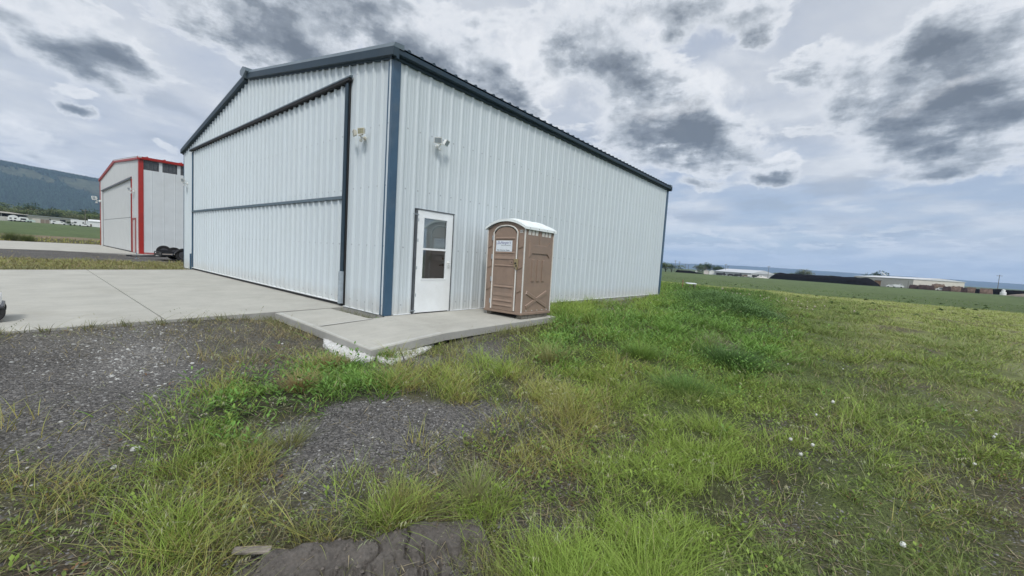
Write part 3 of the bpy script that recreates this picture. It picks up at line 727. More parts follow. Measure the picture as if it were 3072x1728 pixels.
# ---------------------------------------------------------------- black utility trailer
tr=thing('utility_trailer','black flatbed utility trailer with a spare wheel on its front, parked on gravel','trailer',(0,22.9,-.09))
def rotwheel(mb,mbr,c,r,wd,ax='y'):
    mb.lathe([(r*.60,-wd*.42),(r*.93,-wd*.5),(r,-wd*.32),(r,wd*.32),(r*.93,wd*.5),(r*.60,wd*.42)],c,ax,28)
def wheel(parent,c,r,wd,ax='y',nm='wheel'):
    a=MB(); rotwheel(a,None,c,r,wd,ax); wo=a.build(nm,M['tyre'],parent)
    b_=MB(); b_.lathe([(r*.10,-wd*.52),(r*.34,-wd*.50),(r*.52,-wd*.46),(r*.59,-wd*.51),(r*.59,wd*.51),(r*.52,wd*.46),(r*.34,wd*.50),(r*.10,wd*.52)],c,ax,20)
    b_.build('rim',M['rim'],wo)
    return wo
fr=MB()
for y in (-.92,.92): fr.box((.45,y-.03,.42),(4.6,y+.03,.47)).box((.45,y-.03,.26),(4.6,y+.03,.34))
for x in (.45,.95,1.6,2.3,3.0,3.8,4.57): 
    for y in (-.92,.92): fr.box((x-.02,y-.025,.341),(x+.02,y+.025,.419))
fr.box((.43,-.89,.42),(.48,.89,.47)).box((.43,-.89,.26),(.48,.89,.34))
fr.build('frame',M['trailer'],tr)
MB().box((.49,-.88,.30),(4.6,.88,.345)).build('deck',M['woodboard'],tr)
tg=MB(); tg.tube([(.46,-.75,.22),(-.15,.85,.15)],.035,6); tg.tube([(.46,.88,.22),(-.15,.95,.15)],.035,6); tg.tube([(.5,.9,.24),(-.55,.95,.13)],.035,6); to=tg.build('tongue',M['trailer'],tr)
MB().box((-.72,.90,.12),(-.50,1.0,.20)).build('coupler',M['trailer'],to)
jk=MB(); jk.tube([(-.30,1.0,.03),(-.30,1.0,.36)],.022,8); jk.box((-.38,.93,.0),(-.22,1.07,.02)); jk.build('jack',M['galv'],to)
fd=MB(); pts=[(1.35+.52*math.cos(t),.12+.47*math.sin(t)) for t in [PI*k/12 for k in range(13)]]; inn=[(1.35+.50*math.cos(t),.12+.45*math.sin(t)) for t in [PI*k/12 for k in range(12,-1,-1)]]
pts=[(a,max(z,.3)) for a,z in pts]; 
for k in range(12):
    a,b_=pts[k],pts[k+1]; fd.add([(a[0],-1.22,a[1]),(b_[0],-1.22,b_[1]),(b_[0],-.95,b_[1]),(a[0],-.95,a[1]),(a[0],-1.22,a[1]+.012),(b_[0],-1.22,b_[1]+.012),(b_[0],-.95,b_[1]+.012),(a[0],-.95,a[1]+.012)],[(0,1,2,3),(7,6,5,4),(0,4,5,1),(3,2,6,7)])
fd.build('fender',M['trailer'],tr)
for x in (1.35,2.20):
    for y in (-1.08,1.08): wheel(tr,(x,y,.36),.36,.22)
wheel(tr,(.82,.70,.47),.335,.20,'y','spare_wheel')
MB().box((.60,.52,.20),(1.0,.585,.55)).build('spare_bracket',M['trailer'],tr)
# ---------------------------------------------------------------- white cart at the frame edge
ct=thing('utility_cart','small low white utility cart with black tyres at the left edge of the concrete apron','cart',(-4.70,2.28,-.088))
wheel_pos=[(0,0),(-.75,0),(0,.55),(-.75,.55)]
for x,y in wheel_pos:
    a=MB(); rotwheel(a,None,(x,y,.145),.145,.09); wo=a.build('wheel',M['tyre'],ct); bb=MB(); bb.lathe([(.03,-.056),(.085,-.05),(.088,.05),(.03,.056)],(x,y,.145),'y',16); bb.build('hub',M['whitepl'],wo)
MB().box((-.98,-.03,.19),(.105,.50,.42),bev=.05).build('tub',M['whitepl'],ct)
MB().box((-.10,-.06,.20),(.135,.56,.245),bev=.012).box((-.05,.0,.12),(-.0,.55,.17)).build('bumper',M['rim'],ct)
MB().tube([(-.98,.28,.30),(-1.35,.28,.75),(-1.40,.28,.95)],.016,8).tube([(-1.40,.10,.95),(-1.40,.46,.95)],.016,8).build('handle',M['trailer'],ct)
CELLS='5.24,-0.74,G;5.87,-1.06,G;6.49,-1.41,g;7.05,-1.82,t;7.59,-2.25,G;8.23,-2.66,d;9.05,-3.05,h;9.56,-3.54,h;10.24,-4.01,h;11.15,-4.47,h;13.41,-4.81,f;15.72,-5.29,f;18.07,-5.88,f;19.67,-6.59,f;21.55,-7.38,f;23.74,-8.25,p;26.04,-9.21,p;28.76,-10.31,p;31.76,-11.54,p;35.21,-12.95,p;39.17,-14.57,p;43.78,-16.46,p;-4.51,1.51,g;-4.33,1.4,t;-4.15,1.29,t;-3.96,1.18,t;-3.77,1.06,t;-3.57,0.96,w;-3.37,0.85,w;-3.16,0.75,t;-2.94,0.65,t;-2.71,0.54,t;-2.47,0.44,t;-2.22,0.33,t;-1.95,0.26,t;-1.63,0.24,t;0.4,-1.08,m;0.65,-1.37,b;0.92,-1.65,g;1.23,-1.89,b;1.61,-2.1,m;2.06,-2.27,l;2.54,-2.46,d;3,-2.68,l;3.51,-2.91,d;3.87,-3.22,d;4.15,-3.58,d;4.56,-3.89,d;5.13,-4.17,d;5.78,-4.45,d;6.62,-4.73,d;7.29,-5.08,d;8.03,-5.45,m;8.7,-5.85,f;9.6,-6.26,f;10.27,-6.71,f;10.97,-7.17,p;11.55,-7.65,p;12.33,-8.16,p;13.01,-8.67,p;13.92,-9.23,p;14.95,-9.84,p;15.93,-10.46,p;17.06,-11.14,p;-4.5,0.3,g;-4.35,0.22,g;-4.19,0.14,w;-4.03,0.06,g;-3.86,-0.03,w;-3.69,-0.12,w;-3.51,-0.21,w;-3.33,-0.31,w;-3.15,-0.41,w;-2.95,-0.52,g;-2.75,-0.64,t;-2.55,-0.76,t;-2.35,-0.9,t;-2.14,-1.04,t;-1.92,-1.2,t;-1.71,-1.35,t;-0.78,-2.02,m;-0.55,-2.22,m;-0.32,-2.43,g;-0.07,-2.62,g;0.22,-2.79,g;0.52,-2.97,m;0.83,-3.15,l;1.17,-3.33,d;1.55,-3.5,l;1.91,-3.71,l;2.22,-3.95,l;2.54,-4.2,l;2.93,-4.44,d;3.34,-4.68,l;3.78,-4.94,f;4.36,-5.18,d;4.91,-5.46,d;5.37,-5.76,d;5.83,-6.08,f;6.21,-6.42,f;6.56,-6.76,f;7.03,-7.11,t;7.57,-7.47,p;8.05,-7.84,f;8.64,-8.23,f;9.08,-8.62,f;9.49,-9.01,f;10.01,-9.43,p;10.47,-9.84,t;-4.49,-0.49,g;-4.36,-0.58,g;-4.22,-0.67,g;-4.08,-0.77,g;-3.93,-0.88,w;-3.79,-0.99,w;-3.64,-1.1,w;-3.49,-1.22,g;-3.33,-1.35,g;-3.17,-1.47,g;-3.01,-1.6,y;-2.85,-1.73,t;-2.68,-1.86,t;-2.51,-1.99,t;-2.33,-2.13,y;-2.16,-2.27,d;-1.99,-2.43,d;-1.81,-2.58,d;-1.62,-2.73,y;-1.43,-2.88,y;-1.23,-3.04,m;-1.04,-3.2,y;-0.83,-3.36,G;-0.59,-3.5,G;-0.33,-3.64,y;-0.05,-3.77,m;0.24,-3.92,l;0.51,-4.09,l;0.81,-4.27,l;1.12,-4.44,y;1.43,-4.64,l;1.71,-4.85,l;1.98,-5.07,l;2.31,-5.29,l;2.71,-5.51,d;3.09,-5.74,f;3.44,-5.99,f;3.82,-6.24,f;4.21,-6.51,f;4.53,-6.79,f;4.81,-7.07,t;5.12,-7.36,b;5.47,-7.65,t;5.79,-7.94,p;6.12,-8.25,f;6.54,-8.57,f;6.98,-8.9,f;7.3,-9.21,p;-4.48,-1.24,g;-4.36,-1.34,g;-4.24,-1.44,g;-4.12,-1.55,g;-4,-1.65,g;-3.87,-1.76,g;-3.74,-1.87,g;-3.61,-1.98,g;-3.48,-2.09,g;-3.34,-2.2,g;-3.2,-2.31,y;-3.06,-2.41,d;-2.91,-2.53,d;-2.77,-2.65,d;-2.62,-2.78,d;-2.47,-2.91,d;-2.32,-3.04,d;-2.16,-3.16,d;-1.99,-3.29,y;-1.82,-3.41,y;-1.64,-3.54,G;-1.46,-3.67,y;-1.28,-3.81,y;-1.1,-3.95,G;-0.9,-4.09,y;-0.67,-4.22,y;-0.44,-4.35,y;-0.2,-4.5,l;0.03,-4.66,l;0.24,-4.83,G;0.47,-5.01,f;0.71,-5.18,f;0.98,-5.36,f;1.24,-5.55,l;1.5,-5.74,l;1.75,-5.94,l;2.03,-6.15,m;2.34,-6.36,f;2.62,-6.58,f;2.86,-6.81,f;3.1,-7.04,m;3.37,-7.27,f;3.68,-7.51,f;3.97,-7.76,t;4.22,-8,b;4.46,-8.25,p;4.73,-8.5,p;5.03,-8.77,b;-4.48,-1.87,g;-4.37,-1.97,g;-4.27,-2.06,g;-4.16,-2.15,g;-4.05,-2.25,g;-3.93,-2.34,g;-3.82,-2.43,g;-3.7,-2.52,g;-3.58,-2.61,m;-3.46,-2.7,d;-3.33,-2.79,d;-3.2,-2.89,d;-3.08,-2.99,y;-2.95,-3.11,d;-2.82,-3.23,y;-2.69,-3.35,d;-2.56,-3.48,g;-2.43,-3.6,g;-2.29,-3.72,g;-2.14,-3.83,g;-1.98,-3.94,m;-1.82,-4.06,m;-1.65,-4.17,y;-1.49,-4.29,g;-1.31,-4.42,g;-1.13,-4.55,b;-0.94,-4.67,y;-0.73,-4.8,y;-0.52,-4.94,y;-0.32,-5.08,m;-0.14,-5.24,l;0.04,-5.41,f;0.21,-5.58,f;0.39,-5.75,f;0.59,-5.92,l;0.8,-6.09,l;1.01,-6.27,m;1.21,-6.45,m;1.43,-6.63,b;1.66,-6.82,b;1.93,-7.01,m;2.2,-7.22,f;2.43,-7.42,f;2.63,-7.62,f;2.83,-7.83,f;3.04,-8.03,p;3.29,-8.25,b;3.55,-8.47,b;-4.47,-2.34,g;-4.38,-2.42,g;-4.28,-2.5,g;-4.18,-2.58,g;-4.08,-2.67,g;-3.98,-2.76,g;-3.88,-2.85,m;-3.77,-2.94,m;-3.66,-3.02,G;-3.55,-3.11,G;-3.44,-3.2,m;-3.33,-3.3,d;-3.22,-3.4,y;-3.1,-3.5,y;-2.99,-3.61,g;-2.87,-3.72,g;-2.76,-3.83,g;-2.63,-3.94,g;-2.5,-4.04,g;-2.37,-4.14,y;-2.23,-4.24,g;-2.08,-4.34,m;-1.93,-4.44,m;-1.77,-4.55,m;-1.62,-4.66,y;-1.46,-4.78,m;-1.31,-4.91,b;-1.14,-5.04,b;-0.98,-5.17,m;-0.81,-5.3,m;-0.65,-5.44,b;-0.5,-5.59,G;-0.35,-5.74,G;-0.21,-5.89,G;-0.06,-6.04,l;0.1,-6.2,m;0.28,-6.35,m;0.48,-6.5,m;0.68,-6.66,m;0.88,-6.83,m;1.06,-7,G;1.24,-7.17,f;1.42,-7.34,f;1.62,-7.52,f;1.84,-7.7,m;2.06,-7.88,m;2.26,-8.07,f;2.46,-8.26,b;-4.47,-2.72,y;-4.38,-2.8,g;-4.29,-2.88,g;-4.2,-2.97,g;-4.11,-3.05,g;-4.02,-3.13,g;-3.93,-3.22,m;-3.83,-3.3,G;-3.73,-3.38,b;-3.63,-3.46,G;-3.53,-3.54,G;-3.43,-3.63,y;-3.33,-3.72,y;-3.22,-3.81,g;-3.12,-3.9,g;-3.01,-4,g;-2.9,-4.1,g;-2.79,-4.19,g;-2.67,-4.29,g;-2.55,-4.38,g;-2.42,-4.47,g;-2.29,-4.57,m;-2.15,-4.67,b;-2.02,-4.77,b;-1.88,-4.87,y;-1.75,-4.99,y;-1.62,-5.11,y;-1.48,-5.23,m;-1.35,-5.35,m;-1.22,-5.48,m;-1.07,-5.6,m;-0.93,-5.73,G;-0.79,-5.86,G;-0.65,-5.99,G;-0.51,-6.13,G;-0.37,-6.27,m;-0.24,-6.41,G;-0.09,-6.55,G;0.06,-6.69,m;0.22,-6.84,m;0.4,-6.98,G;0.57,-7.13,f;0.73,-7.29,m;0.89,-7.44,b;1.05,-7.6,m;1.23,-7.76,m;1.42,-7.92,l;1.64,-8.1,m;-4.47,-3.06,y;-4.39,-3.13,m;-4.3,-3.21,b;-4.22,-3.28,g;-4.14,-3.36,m;-4.05,-3.43,m;-3.97,-3.5,b;-3.88,-3.58,m;-3.79,-3.65,t;-3.7,-3.72,y;-3.6,-3.8,y;-3.51,-3.88,t;-3.41,-3.96,b;-3.32,-4.05,g;-3.22,-4.14,g;-3.12,-4.23,g;-3.02,-4.32,m;-2.92,-4.41,b;-2.81,-4.5,m;-2.71,-4.59,m;-2.59,-4.68,b;-2.48,-4.77,m;-2.36,-4.86,m;-2.24,-4.96,b;-2.11,-5.06,b;-1.99,-5.16,m;-1.87,-5.27,y;-1.75,-5.38,m;-1.64,-5.49,G;-1.52,-5.61,G;-1.39,-5.72,G;-1.27,-5.84,G;-1.14,-5.96,G;-1.01,-6.08,G;-0.88,-6.2,G;-0.76,-6.33,m;-0.64,-6.46,G;-0.52,-6.58,G;-0.4,-6.71,f;-0.28,-6.84,f;-0.15,-6.97,f;-0.01,-7.11,f;0.15,-7.24,m;0.31,-7.38,b;0.48,-7.52,m;0.64,-7.67,l;0.8,-7.81,b;0.96,-7.96,b;-4.46,-3.33,y;-4.39,-3.39,m;-4.31,-3.46,y;-4.24,-3.53,m;-4.16,-3.6,y;-4.08,-3.67,m;-4,-3.74,m;-3.92,-3.81,t;-3.83,-3.88,t;-3.75,-3.95,t;-3.66,-4.02,m;-3.58,-4.1,m;-3.49,-4.18,y;-3.4,-4.26,y;-3.31,-4.34,m;-3.22,-4.43,g;-3.13,-4.52,G;-3.04,-4.6,G;-2.94,-4.69,G;-2.84,-4.78,y;-2.74,-4.86,b;-2.64,-4.95,m;-2.53,-5.03,G;-2.42,-5.12,l;-2.31,-5.21,m;-2.19,-5.31,m;-2.08,-5.4,b;-1.97,-5.5,G;-1.86,-5.61,G;-1.75,-5.72,G;-1.65,-5.82,G;-1.54,-5.93,G;-1.43,-6.04,G;-1.32,-6.16,G;-1.21,-6.27,G;-1.1,-6.38,m;-0.98,-6.5,m;-0.87,-6.61,b;-0.76,-6.73,f;-0.65,-6.85,l;-0.54,-6.97,f;-0.43,-7.09,f;-0.3,-7.21,f;-0.17,-7.33,y;-0.02,-7.46,m;0.13,-7.59,l;0.29,-7.73,b;0.45,-7.86,b;-4.46,-3.55,m;-4.39,-3.61,m;-4.32,-3.68,m;-4.25,-3.74,m;-4.18,-3.81,m;-4.1,-3.88,G;-4.03,-3.94,m;-3.95,-4.01,G;-3.87,-4.08,G;-3.8,-4.15,t;-3.72,-4.22,m;-3.64,-4.3,m;-3.56,-4.37,y;-3.47,-4.45,y;-3.39,-4.53,y;-3.31,-4.61,y;-3.22,-4.69,G;-3.14,-4.77,G;-3.05,-4.85,y;-2.96,-4.93,m;-2.87,-5.01,b;-2.77,-5.09,m;-2.67,-5.17,G;-2.57,-5.25,s;-2.47,-5.34,s;-2.36,-5.42,s;-2.26,-5.52,m;-2.15,-5.61,m;-2.05,-5.71,G;-1.96,-5.81,G;-1.86,-5.91,G;-1.77,-6.01,G;-1.67,-6.11,G;-1.58,-6.22,G;-1.48,-6.32,b;-1.39,-6.43,b;-1.28,-6.53,s;-1.18,-6.64,b;-1.07,-6.74,f;-0.97,-6.85,f;-0.86,-6.96,b;-0.75,-7.07,f;-0.64,-7.18,f;-0.53,-7.29,y;-0.41,-7.41,m;-0.29,-7.53,l;-0.16,-7.65,m;-0.02,-7.77,b;-4.46,-3.75,m;-4.39,-3.81,b;-4.33,-3.87,m;-4.26,-3.94,b;-4.19,-4,s;-4.12,-4.07,b;-4.05,-4.13,m;-3.98,-4.2,y;-3.91,-4.27,G;-3.84,-4.33,y;-3.76,-4.4,m;-3.69,-4.47,m;-3.61,-4.54,y;-3.54,-4.62,y;-3.46,-4.69,y;-3.38,-4.76,y;-3.3,-4.84,m;-3.22,-4.91,s;-3.14,-4.99,s;-3.06,-5.06,s;-2.97,-5.14,s;-2.88,-5.21,s;-2.79,-5.29,s;-2.7,-5.37,m;-2.6,-5.45,m;-2.51,-5.53,m;-2.41,-5.61,m;-2.32,-5.7,b;-2.22,-5.79,b;-2.13,-5.88,G;-2.05,-5.98,G;-1.96,-6.08,G;-1.88,-6.17,f;-1.8,-6.27,G;-1.71,-6.37,f;-1.63,-6.46,f;-1.54,-6.56,b;-1.44,-6.66,m;-1.34,-6.76,m;-1.24,-6.85,b;-1.14,-6.96,f;-1.04,-7.06,f;-0.93,-7.16,m;-0.83,-7.26,m;-0.72,-7.37,f;-0.62,-7.48,m;-0.51,-7.58,f;-0.4,-7.69,b;-4.46,-3.93,m;-4.4,-3.99,b;-4.33,-4.05,b;-4.27,-4.12,b;-4.21,-4.18,m;-4.14,-4.24,b;-4.08,-4.31,y;-4.01,-4.37,G;-3.94,-4.43,y;-3.88,-4.49,y;-3.81,-4.56,m;-3.74,-4.62,m;-3.67,-4.69,b;-3.59,-4.76,s;-3.52,-4.82,s;-3.45,-4.89,s;-3.37,-4.96,s;-3.3,-5.03,s;-3.22,-5.1,s;-3.14,-5.17,s;-3.06,-5.24,s;-2.98,-5.32,s;-2.89,-5.39,s;-2.81,-5.47,m;-2.72,-5.54,m;-2.63,-5.62,G;-2.55,-5.7,G;-2.46,-5.78,G;-2.38,-5.87,G;-2.29,-5.95,G;-2.21,-6.04,G;-2.14,-6.13,G;-2.06,-6.22,f;-1.98,-6.31,f;-1.9,-6.4,f;-1.83,-6.49,f;-1.74,-6.58,f;-1.66,-6.67,f;-1.57,-6.77,f;-1.48,-6.86,b;-1.38,-6.95,f;-1.28,-7.05,f;-1.19,-7.14,f;-1.09,-7.24,f;-0.99,-7.34,f;-0.89,-7.43,f;-0.8,-7.53,m;-0.71,-7.63,b;26.22,1.8,h;28.5,0.93,h;30.98,-0.01,h;33.68,-1.04,h;36.88,-2.13,p;42.95,-3.17,p;46.79,-4.63,p;51.05,-6.25,p;55.81,-8.05,p;61.16,-10.09,p;67.21,-12.39,p;74.11,-15.02,p;82.07,-18.04,p;91.33,-21.56,p;102.26,-25.72,p;115.34,-30.69,p'
# ---------------------------------------------------------------- ground
def gtype_table():
    S=[q.split(',') for q in CELLS.split(';')]
    return np.array([[float(a),float(b)] for a,b,_ in S]),np.array([TYP.index(c) for _,_,c in S])
TYP='gwtdGymlfpsbhoFT'
def polar(x,y):
    dx,dy=x-CX,y-CY; R=np.hypot(dx,dy); return np.arctan2(dy,dx),1.6/np.maximum(R,.3)
_sp,_st=gtype_table(); _su,_sv=polar(_sp[:,0],_sp[:,1])
NU,NV=260,110; U0,U1,V0,V1=-.55,1.95,0.0,1.1
_gu,_gv=np.meshgrid(np.linspace(U0,U1,NU),np.linspace(V0,V1,NV),indexing='ij')
_W=np.zeros((NU,NV,len(TYP)),np.float32); _acc=np.zeros((NU,NV),np.float32)+1e-9
for k in range(len(_su)):
    d2=((_gu-_su[k])/.026)**2+((_gv-_sv[k])/.030)**2
    w=np.exp(-.5*d2)+1e-4/(1+d2)**2
    _W[:,:,_st[k]]+=w; _acc+=w
_W/=_acc[:,:,None]
def vnoise(x,y,seed=0):
    xi=np.floor(x).astype(np.int64); yi=np.floor(y).astype(np.int64); fx=x-xi; fy=y-yi
    fx=fx*fx*(3-2*fx); fy=fy*fy*(3-2*fy)
    def h(a,b):
        n=(a*374761393+b*668265263+seed*974634777)&0x7fffffff
        n=((n^(n>>13))*1274126177)&0x7fffffff
        return ((n^(n>>16))&0xffff)/65535.0
    return (h(xi,yi)*(1-fx)+h(xi+1,yi)*fx)*(1-fy)+(h(xi,yi+1)*(1-fx)+h(xi+1,yi+1)*fx)*fy
def fbm(x,y,seed=0,o=3):
    s=0;a=1;t=0
    for k in range(o): s=s+a*vnoise(x*2**k,y*2**k,seed+k*17); t+=a; a*=.5
    return s/t
TGA=math.atan2(-.77,1.92); TGC,TGS=math.cos(TGA),math.sin(TGA)
def weights(x,y):
    R=np.hypot(x-CX,y-CY)
    jx=x+(fbm(x*1.1,y*1.1,5)-.5)*(.09+.030*R); jy=y+(fbm(x*1.1,y*1.1,9)-.5)*(.09+.030*R)
    u,v=polar(jx,jy)
    fu=np.clip((u-U0)/(U1-U0)*(NU-1),0,NU-1.001); fv=np.clip((v-V0)/(V1-V0)*(NV-1),0,NV-1.001)
    iu=fu.astype(int); iv=fv.astype(int); a=(fu-iu)[:,None]; b=(fv-iv)[:,None]
    Wt=_W[iu,iv]*(1-a)*(1-b)+_W[iu+1,iv]*a*(1-b)+_W[iu,iv+1]*(1-a)*b+_W[iu+1,iv+1]*a*b
    def setw(mask,ch,amt=1.0):
        m=np.clip(mask,0,1)[:,None]*amt; e=np.zeros(len(TYP)); e[TYP.index(ch)]=1
        return Wt*(1-m)+m*e
    n=(fbm(x*.35,y*.35,31)-.5)*3
    # gravel tongue in front of the footpath
    ex=(x+2.2)*TGC+(y+3.82)*TGS; ey=-(x+2.2)*TGS+(y+3.82)*TGC
    tm=1-sst(.75,1.05,np.hypot(ex/1.15,ey/.60)+(fbm(x*2.2,y*2.2,33)-.5)*.95); Wt=setw(tm,'g')
    tm=1-sst(.7,1.05,np.hypot((x+1.30)/.80,(y+2.42)/.34)+(fbm(x*3,y*3,34)-.5)*.5); Wt=setw(tm,'g',.85)
    # worn tan and dark patches in the turf on the right
    pt=fbm(x*.55+3,y*.9,37,3); zone=sst(0,3,x)*(y<-4.2+0*x)
    Wt=setw(sst(.60,.70,pt)*zone,'b',.75); Wt=setw((1-sst(.33,.42,pt))*zone*(1-sst(10,20,x)),'l',.5)
    # right hand plain
    far=sst(14,17,x)*(y<30)
    Wt=setw(sst(30,36,x+n),'p')
    Wt=setw(sst(43.5,45.5,np.hypot(x-CX,y-CY)+n*.6)*(x>5),'F')
    # strips behind and left of the hangar
    bk=(y>13.0)&(x<17)
    Wt=np.where((bk&(y<30.5))[:,None],0,Wt)
    def put(mask,ch):
        Wt[mask]=0; Wt[mask,TYP.index(ch)]=1
    yy=y+n*.35
    put(bk&(yy<=20.6)&(x<16),'o'); put((yy>20.6)&(y<=52.5)&(x<17),'g'); lf_=x<30; put((y>52.5)&(yy<=68)&lf_,'y'); put((yy>68)&(yy<=78)&lf_,'T'); put((yy>78)|((y>30)&(x>=17)&~lf_),'F')
    put((x<-12)&(y>-2)&(y<13.5),'g')
    return Wt
#                 g               w               t                d               G               y
GCOL=np.array([(.107,.103,.098),(.158,.153,.146),(.105,.098,.080),(.045,.052,.026),(.070,.078,.034),(.095,.090,.052),
#                 m               l               f                p               s               b
               (.088,.086,.056),(.085,.105,.036),(.105,.135,.046),(.27,.30,.115),(.100,.090,.080),(.092,.074,.055),
#                 h               o               F                T
               (.030,.045,.020),(.19,.19,.085),(.098,.136,.056),(.21,.17,.11)])
def excl(x,y,mg=0.0):
    """true where nothing grows"""
    a=(x>-.03-mg)&(x<L+.04+mg)&(y>-.04-mg)&(y<W+.04+mg)
    a|=(x<-.0+mg)&(x>-14)&(y>1.47-mg)&(y<13.41+mg)
    a|=(x>-1.44-mg)&(x<-.04)&(y>-1.9-mg)&(y<0)&~((x>-.35)&(y>-.1))
    a|=(x>-1.41-mg)&(x<-.36+mg)&(y>-.2)&(y<1.5)
    a|=(x>-.12)&(x<3.26+mg)&(y>-1.86-mg)&(y<.1)
    a|=(x<.7)&(x>-16)&(y>32.9+ (x>-3.0)*(-(x+3.0)*.8-.5)-mg)&(y<52.4+(.65-x)*.12+mg)
    a|=(x>.6)&(x<16)&(y>29.7)&(y<51.2)
    a|=(x>-1.76)&(x<-1.36)&(y>-2.25)&(y<-.5)
    return a
# polar sheet out to the horizon
NA=900
ang=np.linspace(-PI,PI,NA+1)[:-1]
rs=[.25]
while rs[-1]<13500: rs.append(rs[-1]*(1.022 if rs[-1]<60 else 1.045))
rs=np.array(rs); 
A,Rr=np.meshgrid(ang,rs,indexing='ij'); X=(CX+Rr*np.cos(A)).ravel(); Y=(CY+Rr*np.sin(A)).ravel()
X=np.append(X,CX); Y=np.append(Y,CY)
R=np.hypot(X-CX,Y-CY)
Wg=weights(X,Y); gx=zg(X,Y)
near=np.exp(-(R/9)**2)
rough=(Wg[:,[TYP.index(c) for c in 'msbyG']].sum(1))
gx=gx+near*rough*(.05*(fbm(X*2.3,Y*2.3,3)-.5)+.035*(fbm(X*8,Y*8,4)-.5))*sst(-2.3,-3.2,Y)
gx=gx+.10*(fbm(X*.08,Y*.08,40)-.5)*sst(16,40,R)
# sit below slabs and inside buildings
gx=np.where(excl(X,Y,.0)&(R<70),np.minimum(gx,np.where((X<0)&(Y>1.3)&(Y<14),SL*np.minimum(X,0)-.06,-.16)),gx)
# clay bank: the ground steps down on the camera side of the crest
CREST=np.array([(-4.6,-4.05),(-3.77,-4.60),(-3.6,-4.72),(-3.39,-4.83),(-3.23,-4.95),(-3.02,-5.0),(-2.87,-5.08),(-2.68,-5.18),(-2.45,-5.27)])
def crestd(x,y):
    best=np.full(x.shape,9.); tt=np.zeros(x.shape)
    acc=0
    for k in range(len(CREST)-1):
        a=CREST[k];b=CREST[k+1]; d=b-a; l=np.hypot(*d); t=np.clip(((x-a[0])*d[0]+(y-a[1])*d[1])/l**2,0,1)
        px=x-a[0]-t*d[0]; py=y-a[1]-t*d[1]; dist=np.hypot(px,py); sg=np.sign(px*d[1]-py*d[0])  # + on camera side
        m=dist<np.abs(best); best=np.where(m,dist*sg,best); tt=np.where(m,acc+t*l,tt); acc+=l
    return best,tt
cd,ct_=crestd(X,Y)
onb=sst(.5,.95,ct_)*(1-sst(2.0,2.5,ct_))
gx=gx-np.where((np.abs(cd)<1.2),.060*sst(-.02,.07,cd)*(1-sst(.5,1.1,cd))*onb,0)
gc=Wg@GCOL
# hollow the sheet out below the clay bank so that its cracks are real gaps
G0=gx.copy()
gx=gx-.12*sst(-.08,-.04,cd)*(1-sst(.36,.41,cd))*sst(.86,.95,ct_)*(1-sst(2.20,2.34,ct_))
# patchy tone
t1=fbm(X*1.7,Y*1.7,51,4)[:,None]; t2=fbm(X*.7+9,Y*.7,52,4)[:,None]; gc=gc*(.62+.44*t1+.36*t2)
fld=Wg[:,TYP.index('F')][:,None]
big=fbm(X*.02,Y*.035,60,4)[:,None]
gc=gc*(1-fld)+fld*(gc*(.80+.4*big))
# distant plain: field strips
far=sst(360,420,R)[:,None]*(X>40)[:,None]
strip=fbm(X*.0016,Y*.005,70,3)[:,None]
farc=np.array([(.13,.15,.075)])*(strip)+np.array([(.06,.10,.05)])*(1-strip)
gc=gc*(1-far)+farc*far
nr,na=len(rs),NA
idx=np.arange(NA*nr).reshape(NA,nr); nx_=np.roll(idx,-1,0)
F4=np.stack([idx[:,:-1],idx[:,1:],nx_[:,1:],nx_[:,:-1]],-1).reshape(-1,4)
F3=np.stack([idx[:,0],nx_[:,0],np.full(NA,NA*nr)],-1)
m,N,b,out=newmat('earth_gravel_and_turf')
at=N.n('ShaderNodeAttribute',attribute_name='tint').outputs['Color']; av=N.n('ShaderNodeAttribute',attribute_name='stony').outputs['Fac']
tc=N.n('ShaderNodeTexCoord').outputs['Object']
v1=N.n('ShaderNodeTexVoronoi',ins={'Vector':tc,'Scale':48,'Randomness':1.0}); v2=N.n('ShaderNodeTexVoronoi',ins={'Vector':tc,'Scale':110})
cellv=N.n('ShaderNodeSeparateColor',ins={0:v1.outputs['Color']}).outputs[0]; cell2=N.n('ShaderNodeSeparateColor',ins={0:v2.outputs['Color']}).outputs[0]
st=N.math('ADD',N.math('MULTIPLY',cellv,.6),N.math('MULTIPLY',cell2,.5))
gr=N.ramp(st,[(0,(.35,.35,.36)),(.45,(.85,.85,.85)),(.8,(1.5,1.48,1.45)),(1,(2.3,2.25,2.2))])
sand=N.ramp(N.noise(tc,32,6,.7),[(.25,(.55,.55,.55)),(.5,(.95,.95,.95)),(.75,(1.45,1.4,1.35))])
mul=N.mix(av,sand,gr); c=N.mix(1.0,at,mul,'MULTIPLY')
lg=N.noise(tc,2.1,6,.65); c=N.mix(N.mr(lg,.35,.7,.35,0),c,N.mix(1.0,c,(.62,.60,.58),'MULTIPLY'))
N.set(b.inputs['Base Color'],c); b.inputs['Roughness'].default_value=.95; b.inputs['Specular IOR Level'].default_value=.2
hgt=N.math('ADD',N.math('MULTIPLY',v1.outputs[0],-1.0),N.math('MULTIPLY',N.noise(tc,60,5,.75),.9))
bn=N.n('ShaderNodeBump',ins={'Strength':.9,'Distance':.022,'Height':hgt}); N.set(b.inputs['Normal'],bn.outputs[0])
ground=npmesh('ground',np.stack([X,Y,gx],1),[F4,F3],m,col=gc,smooth=True)
sa=ground.data.attributes.new('stony','FLOAT','POINT'); sa.data.foreach_set('value',(Wg[:,0]+Wg[:,1]+.6*Wg[:,2]+.25*Wg[:,10]).astype(np.float32)); ground['kind']='structure'
